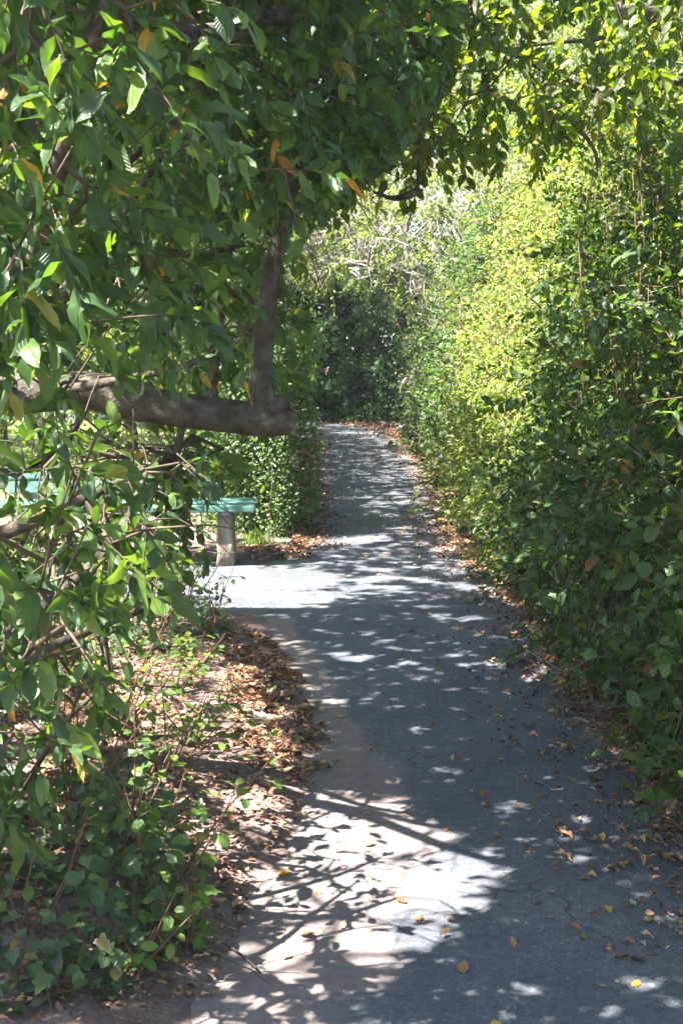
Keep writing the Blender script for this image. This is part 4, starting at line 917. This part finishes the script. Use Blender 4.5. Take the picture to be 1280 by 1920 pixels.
# ------------------------------------------------------------------ fallen leaves
DEAD = [tpl_big(60 + i, -.18, .45, .09) for i in range(8)]
FLAT = [tpl_big(80 + i, .04, .10, .03) for i in range(4)]
def lay(xy, L, tilt=.25, wr=(.4, .58), lift=.004):
    n = len(xy); x, y = xy[:, 0], xy[:, 1]; a = rng.uniform(0, 2 * np.pi, n)
    D = nrm(np.stack([np.cos(a), np.sin(a), rng.normal(0, tilt * .5, n)], -1)); N = nrm(np.stack([rng.normal(0, tilt, n), rng.normal(0, tilt, n), np.ones(n)], -1))
    return np.stack([x, y, gz(x, y) + lift + rng.random(n) * .012], -1), D, N, L, L * rng.uniform(*wr, n)
def sample_poly(poly, n, dens=None):
    out = []; A = np.array([G(*p)[:2] for p in poly]); lo, hi = A.min(0), A.max(0); tot = 0
    while tot < n:
        q = rng.uniform(lo, hi, (n * 2, 2)); k = inpoly(q[:, 0], q[:, 1], [tuple(a) for a in A])
        if dens is not None: k &= rng.random(len(q)) < dens(q[:, 0], q[:, 1])
        out.append(q[k]); tot += k.sum()
    return np.concatenate(out)[:n]
clump = lambda x, y: np.clip(.45 + .6 * snoise(x, y, 0, 4.2, 7) + .7 * snoise(x, y, 0, 11, 9), .08, 1)
ys_ = np.concatenate([rng.uniform(3.2, 12, 14000), rng.uniform(8, 24, 11000)]); off = np.abs(rng.exponential(.135, len(ys_))) * (1 + .5 * snoise(ys_, ys_ * .2, 0, 3)) - .06
right_strip = np.stack([np.interp(ys_, yb, hbx) - off, ys_], -1)
yl = rng.uniform(10.0, 22, 3600); left_strip = np.stack([xl2(yl) - .06 + rng.exponential(.10, len(yl)), yl], -1)
verge = sample_poly([(300, 1165), (430, 1175), (520, 1215), (580, 1310), (605, 1420), (585, 1500), (480, 1640), (440, 1800), (330, 1960), (-150, 1960), (-150, 1250)], 8500, clump)
edgeb = sample_poly([(480, 1195), (545, 1240), (600, 1330), (625, 1440), (560, 1470), (430, 1420), (430, 1260)], 900, clump)
corner = sample_poly([(440, 1032), (560, 1030), (590, 1045), (480, 1056)], 260)
under = np.stack([rng.uniform(-3.5, -.9, 2500), rng.uniform(3, 7.3, 2500)], -1)
yb_ = rng.uniform(22.5, 28.0, 1500); bend = np.stack([xr2(yb_) - rng.exponential(.18, 1500) + .12, yb_], -1)
XY = np.concatenate([bend, right_strip, left_strip, verge, edgeb, corner, under])
Lx = np.concatenate([rng.uniform(.04, .07, len(bend)), rng.uniform(.014, .045, len(right_strip)), rng.uniform(.03, .06, len(left_strip)), rng.uniform(.010, .045, len(verge)) * rng.uniform(.5, 1, len(verge)), rng.uniform(.012, .05, len(edgeb)), rng.uniform(.03, .06, len(corner)), rng.uniform(.04, .08, len(under))])
pp = lay(XY, Lx, .30)
o = obj('leaf_litter', leaves_mesh('leaf_litter', *pp, DEAD), M['litter_leaf'], None, True, 'stuff'); tag(o, 'brown and orange leaf litter drifted along both path edges', 'leaf litter')
FLATDEAD = [tpl_big(90 + i, -.05, .22, .05) for i in range(6)]
dm = {k: [tpl_mesh('fallen_leaf', t, M[k]) for t in (FLATDEAD if k == 'brown_leaf' else FLAT)] for k in ('brown_leaf', 'yellow_leaf', 'pale_leaf')}
def fallen(xy, kind, label, group, Lr, tilt=.08):
    xy = np.asarray(xy, float); q = lay(xy, rng.uniform(*Lr, len(xy)), tilt, lift=.003); q[0][:, 2] = gz(xy[:, 0], xy[:, 1]) + .004
    for i, o in enumerate(leaf_objects(*q, dm[kind], None, 'fallen_leaf')): tag(o, label if isinstance(label, str) else label[i], 'leaf', group)
def gpx(L): return np.array([G(a, b)[:2] for a, b in L])
Y_ = [(650, 1345, 'yellow leaf on the path beside the brown drift of the verge'), (925, 1342, 'yellow leaf on shaded asphalt in mid path, right of the brown drift'), (600, 1254, 'yellow leaf on the path edge just past the clearing corner'),
      (1132, 1462, 'pale yellow leaf on shaded asphalt near the right hedge'), (1135, 1700, 'yellow leaf on dark asphalt at the lower right, standing alone'), (520, 1642, 'large yellow leaf at the left rim of the near sunlit patch'),
      (575, 1392, 'yellow leaf lying in the brown drift at the path edge'), (925, 1915, 'yellow leaf cut by the bottom edge of the picture'), (493, 1490, 'yellow leaf on pink soil beside the sunlit patch'),
      (1185, 1850, 'greenish yellow leaf on dark asphalt in the bottom right corner'), (1038, 1560, 'yellow leaf among light flecks right of the sunlit patch')]
fallen(gpx([q[:2] for q in Y_]), 'yellow_leaf', [q[2] for q in Y_], 'yellow fallen leaves on the path', (.036, .055))
B_ = [(685, 1588, 'curled brown leaf at the top of the near sunlit patch'), (762, 1695, 'brown leaf in the middle of the near sunlit patch'), (795, 1735, 'large curled brown leaf at the lower middle of the sunlit patch'), (838, 1725, 'dark brown leaf at the lower right of the sunlit patch'),
      (600, 1670, 'brown leaf in the left half of the sunlit patch'), (560, 1755, 'brown leaf at the lower left rim of the sunlit patch'), (640, 1745, 'tan leaf low in the sunlit patch, left of its middle'), (480, 1622, 'pale tan leaf on soil left of the sunlit patch'),
      (1025, 1490, 'brown leaf on shaded asphalt up and right of the sunlit patch'), (610, 1443, 'brown leaf just off the lower end of the brown drift'), (870, 1830, 'brown leaf in the shade below the sunlit patch'), (530, 1800, 'brown leaf in shade at the bottom left of the path')]
fallen(gpx([q[:2] for q in B_]), 'brown_leaf', [q[2] for q in B_], 'curled brown leaves on the near path', (.032, .058), .15)
far = sample_poly([(600, 860), (780, 870), (940, 1080), (1100, 1290), (1280, 1500), (1280, 1900), (560, 1900), (640, 1500), (600, 1300), (560, 1180), (640, 1060)], 190, lambda x, y: np.clip(.12 + .9 * np.maximum(x - .1, 0) ** 1.5, 0, 1))
fallen(far[:90], 'pale_leaf', 'small pale dry leaf scattered on the asphalt', 'pale dry leaves on the asphalt', (.015, .034))
fallen(far[90:165], 'brown_leaf', 'small brown leaf scattered on the shaded asphalt', 'small brown leaves on the asphalt', (.015, .036))
fallen(far[165:], 'yellow_leaf', 'small yellow leaf scattered on the shaded asphalt', 'small yellow leaves on the asphalt', (.015, .03))
def stick(label, pts, r, mat='grey_twig'):
    t = Tubes(); q = np.array([[*G(a, b)[:2], 0] for a, b in pts]); q[:, 2] = gz(q[:, 0], q[:, 1]) + r * .8; q[:, 2] += np.linspace(.004, .02, len(q)); t.add(q, np.linspace(r, r * .6, len(q)), 6, .12, 4)
    o = t.build('stick', M[mat]); tag(o, label, 'stick')
stick('pale broken stick on brown litter below the ivy bank', [(262, 1258), (290, 1254), (325, 1250)], .010)
stick('thin dark stick lying across the shaded bottom left litter', [(430, 1780), (455, 1800), (480, 1825), (490, 1840)], .003, 'twig')
stick('slim twig on the sunny soil beside the sapling', [(360, 1634), (400, 1642), (430, 1648)], .004)

# ------------------------------------------------------------------ thin air volume added to stand in for lens glow
VEIL_DENSITY = 0.0014
if VEIL_DENSITY:
    me = bpy.data.meshes.new('lens_veil'); bm = bmesh.new(); bmesh.ops.create_cube(bm, size=1)
    for v in bm.verts: v.co = Vector((v.co.x * 900, 100 + v.co.y * 900, -1.5 + (v.co.z + .5) * 15.5))
    bm.to_mesh(me); bm.free()
    m, t, N, Lk = newmat('lens_veil'); pv = N.new('ShaderNodeVolumePrincipled'); pv.inputs['Color'].default_value = (.95, .97, 1, 1); pv.inputs['Density'].default_value = VEIL_DENSITY; pv.inputs['Anisotropy'].default_value = 0.3
    oo = N.new('ShaderNodeOutputMaterial'); Lk.new(pv.outputs[0], oo.inputs['Volume'])
    o = obj('lens_veil', me, m, None, False, 'stuff'); tag(o, 'thin bright veil added in the air to stand in for lens glow', 'lens_veil')
